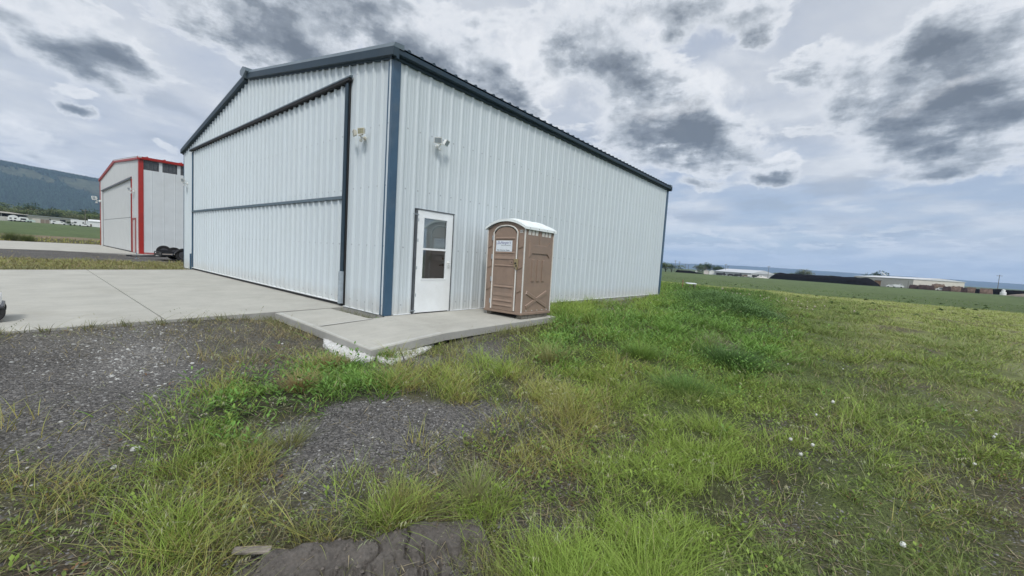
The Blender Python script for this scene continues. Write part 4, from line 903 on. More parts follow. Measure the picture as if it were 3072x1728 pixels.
# interpolation of the built ground height
def gh(x,y):
    u=(np.arctan2(y-CY,x-CX)+PI)/(2*PI)*NA; r=np.hypot(x-CX,y-CY)
    k=np.clip(np.searchsorted(rs,r)-1,0,nr-2); f=np.clip((r-rs[k])/(rs[k+1]-rs[k]),0,1); i=np.floor(u).astype(int)%NA; j=(i+1)%NA; g=u-np.floor(u)
    Z=G0[:-1].reshape(NA,nr)
    return (Z[i,k]*(1-f)+Z[i,k+1]*f)*(1-g)+(Z[j,k]*(1-f)+Z[j,k+1]*f)*g
# ---------------------------------------------------------------- clay bank with drying cracks
def claybank():
    n_t,n_d=330,95
    l=np.array([0]+list(np.cumsum(np.hypot(*np.diff(CREST,axis=0).T)))); T=np.linspace(.98,l[-1]+.10,n_t)
    cx_=np.interp(T,l,CREST[:,0]); cy_=np.interp(T,l,CREST[:,1]); 
    dx=np.gradient(cx_,T); dy=np.gradient(cy_,T); k=np.hypot(dx,dy); dx/=k; dy/=k
    for _ in range(25): dx=np.convolve(np.pad(dx,2,'edge'),np.ones(5)/5,'valid'); dy=np.convolve(np.pad(dy,2,'edge'),np.ones(5)/5,'valid')
    nx,ny=dy,-dx      # toward the camera side
    D=np.linspace(-.10,.46,n_d)
    TT,DD=np.meshgrid(T,D,indexing='ij'); PX=cx_[:,None]+nx[:,None]*DD; PY=cy_[:,None]+ny[:,None]*DD
    wob=.05*(fbm(TT*3.2,TT*0+1,81)-.5)*2+.03*(fbm(TT*17,DD*9,87)-.5)*2
    d=DD+wob
    crest_h=.004+.034*fbm(TT*6,DD*2,82)
    lump=.050*(fbm(TT*9,DD*9,83)-.4)
    up=np.exp(-np.clip(-d,0,9)**2/.004)*(d<0)+(d>=0)*(1-sst(.015,.065,d))
    base=gh(PX.ravel(),PY.ravel()).reshape(PX.shape)
    backz=zg(PX,PY)-.0
    z=np.maximum(base+.012,0*base-9)+up*(crest_h+lump)+.010*(fbm(TT*14,DD*14,84)-.5)+.022*(fbm(TT*40,DD*40,86,4)-.5)
    z=np.where(d<.10,np.maximum(z,backz+up*(crest_h*.7+lump)),z)
    # cracks: distance to the nearest jittered cell borders
    r=np.random.default_rng(4); cs=.085
    gi,gj=int((T[-1]+.3)/cs)+2,int(.95/cs)+2
    px=(np.arange(gi)[:,None]+r.uniform(.08,.92,(gi,gj)))*cs; py=(np.arange(gj)[None,:]+r.uniform(.08,.92,(gi,gj)))*cs-.2
    px=px.ravel();py=py.ravel()
    q=np.stack([(TT+.012*(fbm(TT*22,DD*22,90)-.5)*2).ravel(),(DD*1.0+.012*(fbm(TT*22,DD*22,91)-.5)*2).ravel()],1)
    edge=np.zeros(len(q))
    for s in range(0,len(q),4000):
        dd=np.hypot(q[s:s+4000,0:1]-px,q[s:s+4000,1:2]-py); pp=np.partition(dd,1,axis=1); edge[s:s+4000]=pp[:,1]-pp[:,0]
    edge=edge.reshape(z.shape)
    wdt=.014+.018*fbm(TT*4,DD*4,92); crack=1-np.clip(edge/wdt,0,1)**.7
    crack*=sst(.055,.085,d)*sst(0,.12,fbm(TT*4,DD*4,93)-.2)*.85
    # long splits through the crest
    for s0,wd in ((1.09,.010),(1.61,.013),(1.83,.009),(2.28,.014)):
        s_=s0+.035*np.sin(DD*13+s0*9)+.02*np.sin(DD*37+s0)+.02*(fbm(DD*30,TT*0+s0,97)-.5); crack=np.maximum(crack,(1-np.clip(np.abs(TT-s_)/wd,0,1))*(DD<.26)*(DD>-.09))
    z=z-.060*crack
    ed=np.minimum(sst(0,.10,TT-T[0]-.1*fbm(DD*9,DD*0,98)),sst(0,.25,T[-1]-TT-.25*fbm(DD*7,DD*0,99)))*sst(-.10,-.05,DD)*(1-sst(.38,.46,DD))
    z=z*ed+(base-.02)*(1-ed)
    V=np.stack([PX.ravel(),PY.ravel(),z.ravel()],1)
    # loose crumbs of clay, part of the same bank
    rc=np.random.default_rng(12); nc=1500; a_=rc.integers(6,n_t-8,nc); b_2=np.clip(rc.normal(22,20,nc).astype(int)%(n_d-12),3,n_d-12)
    P0=np.stack([PX[a_,b_2],PY[a_,b_2],z[a_,b_2]],1)+rc.normal(0,.002,(nc,3)); sz=.003+.010*rc.uniform(0,1,nc)**3
    bs=np.array([(1,0,-.2),(.3,.95,-.2),(-.8,.6,-.2),(-.85,-.5,-.2),(.35,-.9,-.2),(.1,.1,.8)])[None]*rc.uniform(.6,1.3,(nc,6,1))
    CV=(P0[:,None,:]+bs*sz[:,None,None]).reshape(-1,3); cf=np.array([[k,(k+1)%5,5] for k in range(5)]); CF=(np.arange(nc)[:,None,None]*6+cf[None]).reshape(-1,3)+len(V)
    V=np.concatenate([V,CV])
    i=np.arange(n_t*n_d).reshape(n_t,n_d); F=np.stack([i[:-1,:-1],i[:-1,1:],i[1:,1:],i[1:,:-1]],-1).reshape(-1,4)
    tone=(.75+.5*fbm(TT*7,DD*7,95)).ravel()[:,None]*np.array([(.092,.082,.073)])
    tone=np.concatenate([tone,np.repeat(np.array([(.115,.10,.088)])*rc.uniform(.6,1.3,nc)[:,None],6,0)])
    m,N,b,out=newmat('dry_cracked_clay'); a=N.n('ShaderNodeAttribute',attribute_name='tint').outputs['Color']; tc=N.n('ShaderNodeTexCoord').outputs['Object']
    f=N.noise(tc,55,6,.7); N.set(b.inputs['Base Color'],N.mix(1.0,a,N.ramp(f,[(.25,(.6,.6,.6)),(.7,(1.3,1.3,1.3))]),'MULTIPLY')); b.inputs['Roughness'].default_value=.95
    N.set(b.inputs['Normal'],N.n('ShaderNodeBump',ins={'Strength':.7,'Distance':.01,'Height':N.noise(tc,90,5,.75)}).outputs[0])
    o=npmesh('soil_bank',V,[F,CF],m,col=tone,smooth=False); o['kind']='structure'
    return V
CB=claybank()
o=MB().box((-.085,-.02,0),(.085,.02,.018),bev=.004).build('wooden_board',M['woodboard']); o.location=(-3.70,-4.60,float(gh(np.array([-3.70]),np.array([-4.60]))[0])+.045); o.rotation_euler=(.08,.05,math.radians(-40))
setp(o,'short grey weathered board lying on the clay bank at the bottom of the grass','board')
# ---------------------------------------------------------------- vegetation
VEG=veg_mat('grass_blades',.55,.22); LEAF=veg_mat('weed_leaves',.5,.3)
def rnd(*a): return RNG.uniform(*a)
def blades(P,az,h,w,lean,bend,cb,ct,nseg=3,twist=None):
    """vectorised tapered curved blades -> (V,faces list,col)"""
    n=len(P); d=np.stack([np.cos(az),np.sin(az)],1)
    if twist is None: twist=rnd(0,2*PI,n)
    s=np.stack([np.cos(twist),np.sin(twist)],1)
    rows=[];cols=[]
    for k in range(nseg+1):
        t=k/nseg; off=(lean*t+bend*t*t)*h; zz=h*(t-.32*np.minimum(lean+bend,1.6)*t*t*.6)
        c=np.stack([P[:,0]+d[:,0]*off,P[:,1]+d[:,1]*off,P[:,2]+zz],1)
        ww=(w*.5*(1-t)**.75)*(1 if k else .75)
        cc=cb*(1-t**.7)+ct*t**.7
        if k<nseg:
            rows+= [c-np.c_[s*ww[:,None],np.zeros(n)],c+np.c_[s*ww[:,None],np.zeros(n)]]; cols+=[cc,cc]
        else: rows+=[c]; cols+=[cc]
    V=np.stack(rows,1); nv=V.shape[1]; b0=np.arange(n)[:,None]*nv
    q=[];
    for k in range(nseg-1): q.append(b0+np.array([[2*k,2*k+1,2*k+3,2*k+2]]))
    q=np.concatenate(q,0) if q else np.zeros((0,4),int); t3=b0+np.array([[2*nseg-2,2*nseg-1,2*nseg]])
    return V.reshape(-1,3),[q,t3],np.stack(cols,1).reshape(-1,3)
def leaves(P,az,ln,w,elev,fold,cb,ct,droop=0.25):
    """oval folded leaves: base, 2 mid, tip (two quads)"""
    n=len(P); ca,sa=np.cos(az),np.sin(az); ce,se=np.cos(elev),np.sin(elev)
    D=np.stack([ca*ce,sa*ce,se],1); S=np.stack([-sa,ca,np.zeros(n)],1); Nn=np.cross(D,S)
    l=ln[:,None]; ww=w[:,None]*.5
    p0=P; p1=P+D*l*.45+Nn*0+S*ww-Nn*ww*fold; p2=P+D*l*.45-S*ww-Nn*ww*fold; pm=P+D*l*.5; p3=P+D*l; p3[:,2]-=(ln*droop); pm[:,2]-=ln*droop*.2
    V=np.stack([p0,p1,p2,pm,p3],1); b0=np.arange(n)[:,None]*5
    t=np.concatenate([b0+np.array([[0,1,3]]),b0+np.array([[1,4,3]]),b0+np.array([[0,3,2]]),b0+np.array([[3,4,2]])],0)
    C=np.stack([cb,ct,ct,(cb+ct)*.55,ct],1)
    return V.reshape(-1,3),[t],C.reshape(-1,3)
class Acc:
    def __init__(s): s.V=[];s.Q=[];s.T=[];s.C=[];s.n=0
    def add(s,r):
        V,F,C=r
        for f in F:
            if len(f)==0: continue
            (s.Q if f.shape[1]==4 else s.T).append(f+s.n)
        s.V.append(V); s.C.append(C); s.n+=len(V)
    def build(s,name,mat,kind='stuff',label=None,cat=None):
        F=[]
        if s.Q: F.append(np.concatenate(s.Q))
        if s.T: F.append(np.concatenate(s.T))
        o=npmesh(name,np.concatenate(s.V),F,mat,col=np.clip(np.concatenate(s.C),0,1)); return setp(o,label,cat,None,kind)
def sector(n,r0,r1,c=2.5,a0=-.50,a1=1.80):
    """points around the photographer, thinning with distance"""
    q=rnd(0,1,n); g=lambda r: np.log(1+(r/c)**2); r=c*np.sqrt(np.exp(g(r0)+q*(g(r1)-g(r0)))-1); a=rnd(a0,a1,n)
    return CX+r*np.cos(a),CY+r*np.sin(a),r
TI={c:i for i,c in enumerate(TYP)}
col=lambda *c: np.array(c,float)
#  type: density, height, blade colours (tip A, tip B), base colour, share dry
BL={ 'g':(.010,.10,(.26,.25,.14),(.20,.21,.10),(.24,.18,.10),.6),
     'w':(.005,.08,(.26,.25,.14),(.20,.21,.10),(.24,.18,.10),.6),
     't':(.17,.12,(.21,.205,.11),(.16,.165,.080),(.20,.155,.10),.5),
     'd':(.85,.22,(.115,.215,.050),(.165,.285,.075),(.10,.15,.045),.03),
     'G':(1.0,.30,(.175,.265,.055),(.235,.325,.085),(.16,.175,.055),.04),
     'y':(.52,.27,(.205,.260,.070),(.275,.315,.115),(.24,.17,.08),.15),
     'm':(.37,.13,(.165,.205,.065),(.215,.245,.09),(.16,.14,.065),.18),
     'l':(.50,.15,(.18,.245,.055),(.235,.295,.08),(.14,.155,.055),.05),
     'f':(1.0,.16,(.135,.195,.065),(.19,.245,.09),(.12,.135,.055),.08),
     'p':(.85,.10,(.235,.29,.105),(.295,.335,.14),(.21,.21,.09),.12),
     's':(.03,.10,(.145,.175,.062),(.19,.21,.085),(.145,.125,.06),.3),
     'b':(.17,.08,(.16,.175,.065),(.21,.20,.095),(.17,.13,.075),.5),
     'h':(.55,.28,(.09,.175,.045),(.13,.225,.06),(.07,.10,.035),.03),
     'o':(.55,.20,(.235,.235,.115),(.20,.24,.09),(.20,.15,.085),.35),
     'F':(.25,.10,(.095,.155,.045),(.12,.185,.055),(.075,.11,.04),.02),
     'T':(.30,.16,(.25,.215,.13),(.20,.18,.10),(.17,.13,.08),.5)}
def bparam():
    k=[BL[c] for c in TYP]; return (np.array([a[0] for a in k]),np.array([a[1] for a in k]),np.array([a[2] for a in k]),np.array([a[3] for a in k]),np.array([a[4] for a in k]),np.array([a[5] for a in k]))
PD,PH,PA,PB,PBASE,PDRY=bparam(); GB=np.array([1.30,1.33,1.04])
grass=Acc()
def grow(x,y,R,ax=None,ay=None,hs=None,tuft=None,dens=1.0,wmul=1.0):
    Wt=weights(x if ax is None else ax,y if ay is None else ay)
    n=len(x); ty=(Wt.cumsum(1)>rnd(0,1,n)[:,None]).argmax(1)
    clump=fbm(x*2.6,y*2.6,101,3)
    pr=PD[ty]*dens*np.clip((clump-.34)*4.2,.05,1.5)
    inb=(np.abs(crestd(x,y)[0]-.17)<.24)&(crestd(x,y)[1]>1.15)&(crestd(x,y)[1]<2.12)
    pr=np.where(inb,pr*.04,pr)
    keep=(rnd(0,1,n)<pr)&~excl(x,y,.005)
    if tuft is not None: tuft=tuft[keep]
    if hs is not None: hs=hs[keep]
    x,y,R,ty,clump=x[keep],y[keep],R[keep],ty[keep],clump[keep]; n=len(x)
    h=PH[ty]*(.30+.85*fbm(x*1.3,y*1.3,120,2))*rnd(.45,1.2,n)*.72*(1+.5*sst(3,9,R))
    if hs is not None: h=h*hs
    m=rnd(0,1,n)[:,None]; hue=fbm(x*.9,y*.9,140,2)[:,None]
    ct=PA[ty]*(1-m)+PB[ty]*m; ct=ct*(.80+.4*hue)*GB
    dry=rnd(0,1,n)<PDRY[ty]*(.5+fbm(x*1.9,y*1.9,150,2)*1.4)
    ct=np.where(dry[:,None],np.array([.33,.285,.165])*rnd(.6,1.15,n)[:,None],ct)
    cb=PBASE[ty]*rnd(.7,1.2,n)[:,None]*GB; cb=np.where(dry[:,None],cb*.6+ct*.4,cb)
    w=rnd(.0022,.0046,n)*(1+R/5.2)**1.05*wmul*(1+.35*sst(5,9,R))*np.where(ty==TI['d'],1.9,1.0)*np.where(ty==TI['l'],1.4,1)
    wind=rnd(-1,1,n)*.9+.2
    az=rnd(0,2*PI,n) if tuft is None else tuft[:,0]+rnd(-.6,.6,n)
    lean=rnd(.0,.35,n)+(0 if tuft is None else tuft[:,1]*.9); bend=rnd(.05,.75,n)*np.where(dry,1.5,1)
    z=gh(x,y)-.012
    P=np.stack([x,y,z],1); nearm=R<6
    for mk,ns in ((nearm,4),(~nearm,2)):
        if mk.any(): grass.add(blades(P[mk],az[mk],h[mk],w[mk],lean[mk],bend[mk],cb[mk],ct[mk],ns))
# carpets
x,y,R_=sector(int(430000*VD),.7,46); grow(x,y,R_)
# tufts
nt=int(12500*VD); tx,ty_,tR=sector(nt,.8,40); k=46
off=RNG.normal(0,1,(nt,k,2))*(.030+.011*tR)[:,None,None]; hsz=rnd(.7,1.55,nt)
x=(tx[:,None]+off[:,:,0]).ravel(); y=(ty_[:,None]+off[:,:,1]).ravel()
rr_=np.hypot(off[:,:,0],off[:,:,1]); tf=np.stack([np.arctan2(off[:,:,1],off[:,:,0]).ravel(),(rr_/(.060+.022*tR)[:,None]).ravel()],1)
grow(x,y,np.repeat(tR,k),hs=np.repeat(hsz,k),tuft=tf,dens=1.25,ax=np.repeat(tx,k),ay=np.repeat(ty_,k))
# far turf
x,y,R_=sector(int(150000*VD),22,75,a0=-.45,a1=1.80); grow(x,y,R_,wmul=1.5)
# grass along slab edges and the wall foot
def edge_grass(n,fn,h0,h1,seedcol=(.20,.22,.10)):
    t=rnd(0,1,n); x,y=fn(t,n); R_=np.hypot(x-CX,y-CY); h=rnd(h0,h1,n); P=np.stack([x,y,gh(x,y)-.01],1)
    m=rnd(0,1,n)[:,None]; ct=np.array([.16,.21,.07])*(1-m)+np.array([.27,.25,.13])*m; cb=np.array([.13,.12,.06])*np.ones((n,1))
    grass.add(blades(P,rnd(0,2*PI,n),h,rnd(.003,.006,n)*(1+R_/7),rnd(0,.4,n),rnd(.1,.8,n),cb,ct,3))
edge_grass(1500,lambda t,n:(-14+12.7*t**.8+.12*np.sin(t*170),1.46-rnd(0,1,n)**2*.35),.03,.17)
edge_grass(300,lambda t,n:(-.33+.28*rnd(0,1,n),-.02+1.35*t),.10,.34)
edge_grass(900,lambda t,n:(3.3+11*t,-.09-rnd(0,.3,n)),.02,.10)
edge_grass(900,lambda t,n:(-.1+3.4*t,-1.92-rnd(0,.30,n)),.05,.20)
edge_grass(260,lambda t,n:(-1.46-rnd(0,.25,n),-.2+1.6*t),.04,.16)
edge_grass(900,lambda t,n:(-13+13*t,13.45+rnd(0,.4,n)),.08,.3)
def along(t,lo,hi):
    l=np.array([0]+list(np.cumsum(np.hypot(*np.diff(CREST,axis=0).T)))); T_=lo+(hi-lo)*t; return np.interp(T_,l,CREST[:,0]),np.interp(T_,l,CREST[:,1])
def bankback(t,n):
    a,b=along(t,.9,2.45); return a+rnd(-.03,.10,n)+.02,b+rnd(.0,.16,n)+.03
def bankend(t,n):
    a,b=along(t,2.05,2.47); q=rnd(-.08,.42,n); return a-q*.55+rnd(-.04,.04,n),b-q*.8+rnd(-.04,.04,n)
edge_grass(520,bankback,.04,.20); edge_grass(420,bankend,.03,.13)
def bankmid(t,n):
    a,b=along(t,1.0,2.3); q=rnd(.02,.30,n); return a-q*.55+.03*np.sin(t*90),b-q*.8
edge_grass(150,bankmid,.03,.11)
edge_grass(60,lambda t,n:(-.12+rnd(-.02,.02,n),-1.8+1.7*t),.03,.09)
grass.build('grass',VEG,'stuff','mixed green and straw coloured grass over the ground','grass')
# nodding seed stems
seed=Acc()
ns=int(5200*VD); x,y,R_=sector(ns,.9,17); Wt=weights(x,y); p=Wt@np.array([.035,.01,.55,.25,.45,1.0,.5,.12,.12,.04,.15,.3,.05,1,0,.5])
kp=(rnd(0,1,ns)<p)&~excl(x,y,.01); x,y,R_=x[kp],y[kp],R_[kp]; n=len(x)
h=rnd(.13,.34,n); az=rnd(-.5,1.3,n)+PI*(rnd(0,1,n)<.35); ln,bd=rnd(.05,.5,n),rnd(.4,1.1,n)
P=np.stack([x,y,gh(x,y)-.01],1); m_=rnd(0,1,n)[:,None]; ct=np.array([.34,.32,.20])*(1-m_)+np.array([.25,.29,.15])*m_; cb=np.array([.20,.21,.09])*np.ones((n,1))
seed.add(blades(P,az,h,np.maximum(.0022,.0011*R_),ln,bd,cb,ct,5))
# heads: small drooping spikelets along the last part of the stem
for q in range(7):
    t=.70+.05*q; d=np.stack([np.cos(az),np.sin(az)],1); offs=(ln*t+bd*t*t)*h; zz=h*(t-.32*np.minimum(ln+bd,1.6)*t*t*.6)
    c=np.stack([P[:,0]+d[:,0]*offs,P[:,1]+d[:,1]*offs,P[:,2]+zz],1)
    seed.add(leaves(c,az+rnd(-1,1,n),rnd(.018,.034,n),np.maximum(.0045,.0014*R_),rnd(-.9,.3,n),.3,ct*.9,ct*1.1,.3))
seed.build('seed_grass',VEG,'stuff','pale nodding grass stems gone to seed','grass')
# leafy weeds
lf=Acc()
def weeds(n0,r0,r1,prob,hgt,lnr,wr,ca,cb_,nl=12,stem=True,fern=False,hvar=.6,spread=.06):
    x,y,R_=sector(n0,r0,r1); Wt=weights(x,y); pv=np.zeros(len(TYP)); 
    for k_,v in prob.items(): pv[TI[k_]]=v
    cl=fbm(x*1.7,y*1.7,171+len(prob),3)
    inb=(np.abs(crestd(x,y)[0]-.17)<.25)&(crestd(x,y)[1]>.85)
    kp=(rnd(0,1,n0)<(Wt@pv)*np.clip((cl-.25)*2.6,.15,1.3))&~excl(x,y,.02)&~inb; x,y,R_=x[kp],y[kp],R_[kp]; n=len(x)
    if n==0: return
    z=gh(x,y); H=hgt*(1-hvar/2+hvar*rnd(0,1,n))*(.6+.8*fbm(x*.8,y*.8,180))
    tone=(.7+.6*fbm(x*2,y*2,190))[:,None]
    for k_ in range(nl):
        f=(k_+.5)/nl; az=k_*2.4+rnd(0,6.28,n)*.3+x*7; rad=spread*rnd(.1,1,n)*(1+R_*.02)
        P=np.stack([x+np.cos(az)*rad,y+np.sin(az)*rad,z+H*f],1); m_=rnd(0,1,n)[:,None]
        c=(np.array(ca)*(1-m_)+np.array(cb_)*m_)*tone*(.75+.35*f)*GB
        ln=rnd(*lnr,n)*(1.15-.5*f)*(1+R_*.035); el=rnd(.1,.7,n)+.5*f
        lf.add(leaves(P,az,ln,rnd(*wr,n)*(1+R_*.035),el,.35,c*.8,c*1.05,.22))
    if stem:
        lf.add(blades(np.stack([x,y,z-.01],1),rnd(0,6,n),H*1.05,.004*(1+R_*.1),rnd(0,.15,n),rnd(0,.2,n),np.array([.10,.12,.05])*np.ones((n,1)),np.array([.13,.17,.06])*np.ones((n,1)),2))
weeds(int(15000*VD),1,16,{'l':.95,'d':.10,'m':.12,'G':.05,'f':.10,'b':.06},.12,(.030,.058),(.010,.018),(.135,.200,.042),(.18,.24,.060),12)
weeds(int(9000*VD),1,18,{'d':.75,'l':.10,'h':.3},.13,(.05,.095),(.013,.024),(.10,.19,.050),(.145,.26,.070),11,spread=.06)
weeds(int(14000*VD),5,24,{'h':1.0,'d':.35},.24,(.05,.10),(.014,.026),(.085,.165,.048),(.130,.225,.065),14,spread=.10)
weeds(int(15000*VD),.9,9,{'m':.9,'b':.35,'y':.35,'s':.03,'G':.2,'f':.4,'t':.07},.035,(.02,.045),(.008,.016),(.095,.130,.042),(.13,.165,.055),6,stem=False,spread=.035)
weeds(int(5200*VD),.9,12,{'b':.5,'m':.15,'y':.25,'t':.25},.03,(.02,.04),(.008,.014),(.17,.08,.055),(.15,.11,.06),6,stem=False,spread=.04)
lf.build('weeds',LEAF,'stuff','low broad leaved weeds growing among the grass','weeds')
# straw litter and fallen dry stalks
lit=Acc(); n0=int(16000*VD); x,y,R_=sector(n0,.8,12); Wt=weights(x,y); kp=(rnd(0,1,n0)<Wt@np.array([.05,.02,.5,.1,.1,.6,.6,.2,.2,.2,.25,.9,.02,.2,0,.3]))&~excl(x,y,.01); x,y=x[kp],y[kp]; n=len(x)
P=np.stack([x,y,gh(x,y)+rnd(.0,.02,n)],1); m_=rnd(0,1,n)[:,None]; c=np.array([.36,.31,.20])*(1-m_)+np.array([.20,.155,.10])*m_
lit.add(leaves(P,rnd(0,6.28,n),rnd(.05,.20,n),rnd(.002,.005,n)*(1+R_[kp]*.15),rnd(-.05,.15,n),.1,c,c,.0))
lit.build('straw_litter',VEG,'stuff','dry straw and dead stalks lying on the soil','straw')
# ---------------------------------------------------------------- gravel stones
def stones(name,n0,prob,size,ca,cb_,r0,r1,label,a1=1.9,reg=None):
    x,y,R_=sector(n0,r0,r1,a1=a1); Wt=weights(x,y); pv=np.zeros(len(TYP))
    for k_,v in prob.items(): pv[TI[k_]]=v
    kp=(rnd(0,1,n0)<Wt@pv)&~excl(x,y,.0); x,y,R_=x[kp],y[kp],R_[kp]; n=len(x)
    s=rnd(*size,n)*(1+R_*.045)*(1+.9*(rnd(0,1,n)**9)); z=gh(x,y)
    base=np.array([(1,0,0),(.3,.95,0),(-.8,.6,0),(-.85,-.5,0),(.35,-.9,0),(.2,.15,.75),(-.3,-.1,.6)])
    a=rnd(0,6.28,n); ca_,sa_=np.cos(a)[:,None],np.sin(a)[:,None]
    B=base[None]*RNG.uniform(.65,1.25,(n,7,1))*np.array([1,.75,.75]); Bx=B[:,:,0]*ca_-B[:,:,1]*sa_; By=B[:,:,0]*sa_+B[:,:,1]*ca_
    V=np.stack([x[:,None]+Bx*s[:,None],y[:,None]+By*s[:,None],z[:,None]-.002+B[:,:,2]*s[:,None]],-1)
    f=np.array([[0,1,5],[1,2,6],[1,6,5],[2,3,6],[3,4,6],[4,5,6],[4,0,5]]); F=(np.arange(n)[:,None,None]*7+f[None]).reshape(-1,3)
    m_=rnd(0,1,n)[:,None]**1.5; c=np.array(ca)*(1-m_)+np.array(cb_)*m_
    return setp(npmesh(name,V.reshape(-1,3),[F],STM,col=np.repeat(c,7,0)),label,'gravel',None,'stuff')
STM,N,b,out=newmat('crushed_stone'); a_=N.n('ShaderNodeAttribute',attribute_name='tint').outputs['Color']; N.set(b.inputs['Base Color'],a_); b.inputs['Roughness'].default_value=.85
stones('gravel',int(260000*VD),{'g':.85,'w':.8,'t':.40,'b':.45,'s':.45,'m':.25,'y':.25,'f':.10},(.004,.011),(.074,.071,.069),(.205,.20,.192),1.0,17,'crushed dark grey gravel')
stones('pale_gravel',int(60000*VD),{'w':.85,'g':.05,'t':.03},(.006,.015),(.22,.22,.21),(.42,.42,.40),2,15,'pale chips scattered through the dark gravel')
# ---------------------------------------------------------------- single plants and stones
def p1(x,y): return float(gh(np.array([x]),np.array([y]))[0])
SEEDM=simple('dandelion_fluff',(.70,.70,.66),.95,var=.1); STEMM=simple('dandelion_stem',(.20,.22,.10),.6)
dn=thing('dandelion','white dandelion seed head','dandelion',(1.69,-6.73,p1(1.69,-6.73)),0,'dandelion clocks in the grass')
MB().tube([(0,0,0),(.01,.005,.08),(.0,.015,.135)],.0020,5).build('stem',STEMM,dn)
fb=MB(); r=np.random.default_rng(2)
for k in range(70):
    u=r.normal(0,1,3); u/=np.linalg.norm(u); c=Vector((0,.015,.145)); p=c+Vector(u)*.019; s=Vector(u).cross(Vector((.3,.5,.8))).normalized(); t=Vector(u).cross(s)
    fb.add([p+s*.0045,p+t*.0045,p-s*.0045,p-t*.0045],[(0,1,2,3)])
fb.lathe([(.002,-.010),(.009,-.007),(.012,0),(.009,.007),(.002,.010)],(0,.015,.145),'z',10)
fb.build('seed_head',SEEDM,dn)
DN=[(1.13,-6.6),(.06,-6.47),(3.29,-8.12),(4.03,-6.03),(.09,-6.62),(5.72,-7.61),(2.1,-8.06),(-.2,-6.56),(4.77,-6.79),(1.95,-8.02),(-1.14,-7.12),(.98,-7.75)]
for i,(a,b_) in enumerate(DN):
    c=copy_tree(dn); c.location=(a,b_,p1(a,b_)-(.02*(i%3))); c.rotation_euler=(.1*(i%3),.12*(i%2),i*1.3); c.scale=[(.62,.62,.7),(.8,.8,.8),(.7,.7,.6)][i%3]
r=np.random.default_rng(8)
fars=[(20.63,-1.29),(20.62,-1.64),(21.16,-1.94),(22.6,-2.02),(20.41,-2.96),(18.63,-3.59),(20.67,-3.75),(19.77,-4.22),(19.34,-4.74),(17.35,-5.28),(16.32,-5.91),(14.94,-6.37),(20.05,-5.35)]
farg='pale seed heads at the edge of the tall weeds'
fd0=thing('seed_head_plant','pale wispy seed head plant in the strip beyond the dark weed mound','weed',(20.6,-1.3,p1(20.6,-1.3)),0,farg)
MB().tube([(0,0,0),(.01,.0,.2),(.03,.01,.40)],.006,4).build('stem',STEMM,fd0)
fb=MB()
for k in range(16):
    u=r.normal(0,1,3); u/=np.linalg.norm(u); p=Vector((.03,.01,.42))+Vector(u)*.035; s=Vector(u).cross(Vector((.3,.5,.8))).normalized()*.035; t=Vector(u).cross(s)
    fb.add([p+s,p+t,p-s,p-t],[(0,1,2,3)])
fb.build('seed_head',simple('pale_seed_fluff',(.52,.46,.38),.9,var=.2),fd0)
for k in range(46):
    a,b_=fars[k%13]; a+=r.normal(0,1.1); b_+=r.normal(0,.5); c=copy_tree(fd0); c.location=(a,b_,p1(a,b_)-.04); c.rotation_euler=(0,0,k); s=r.uniform(.35,.8); c.scale=(s,s,s)
# pale loose rocks on the gravel
ROCKM=simple('pale_rock',(.42,.42,.40),.9,var=.2,scale=30,bump=.4)
rk=[(-3.92,-3.05,.024,'pale oval rock at the lower left of the dark gravel'),(-4.05,-3.25,.016,'small pale rock just left of the lower oval rock on the gravel'),(-3.15,-.95,.020,'white rounded stone near the pale gravel patch'),(-2.75,-1.15,.014,'small white stone right of the pale gravel patch'),(-3.6,-1.0,.017,'flat pale stone left of centre on the dark gravel'),(-2.25,-1.1,.012,'tiny white stone at the edge of the dry grass by the footpath')]
for i,(a,b_,s,lab) in enumerate(rk):
    m=MB(); rr2=np.random.default_rng(i+30); K1,K2=7,10; vs=[]
    for u in range(1,K1):
        for v in range(K2):
            ph=PI*u/K1; th=2*PI*v/K2; q=s*(1+rr2.normal(0,.08)); vs.append((q*1.3*math.sin(ph)*math.cos(th),q*math.sin(ph)*math.sin(th),q*.65*math.cos(ph)))
    fs=[(u*K2+v,u*K2+(v+1)%K2,(u+1)*K2+(v+1)%K2,(u+1)*K2+v) for u in range(K1-2) for v in range(K2)]+[tuple(range(K2)),tuple((K1-2)*K2+v for v in range(K2-1,-1,-1))]
    m.add(vs,fs); o=recalc(m.build('stone',ROCKM)); o.location=(a,b_,p1(a,b_)+s*.4); o.rotation_euler=(0,0,i); setp(o,lab,'stone','loose pale stones on the gravel')
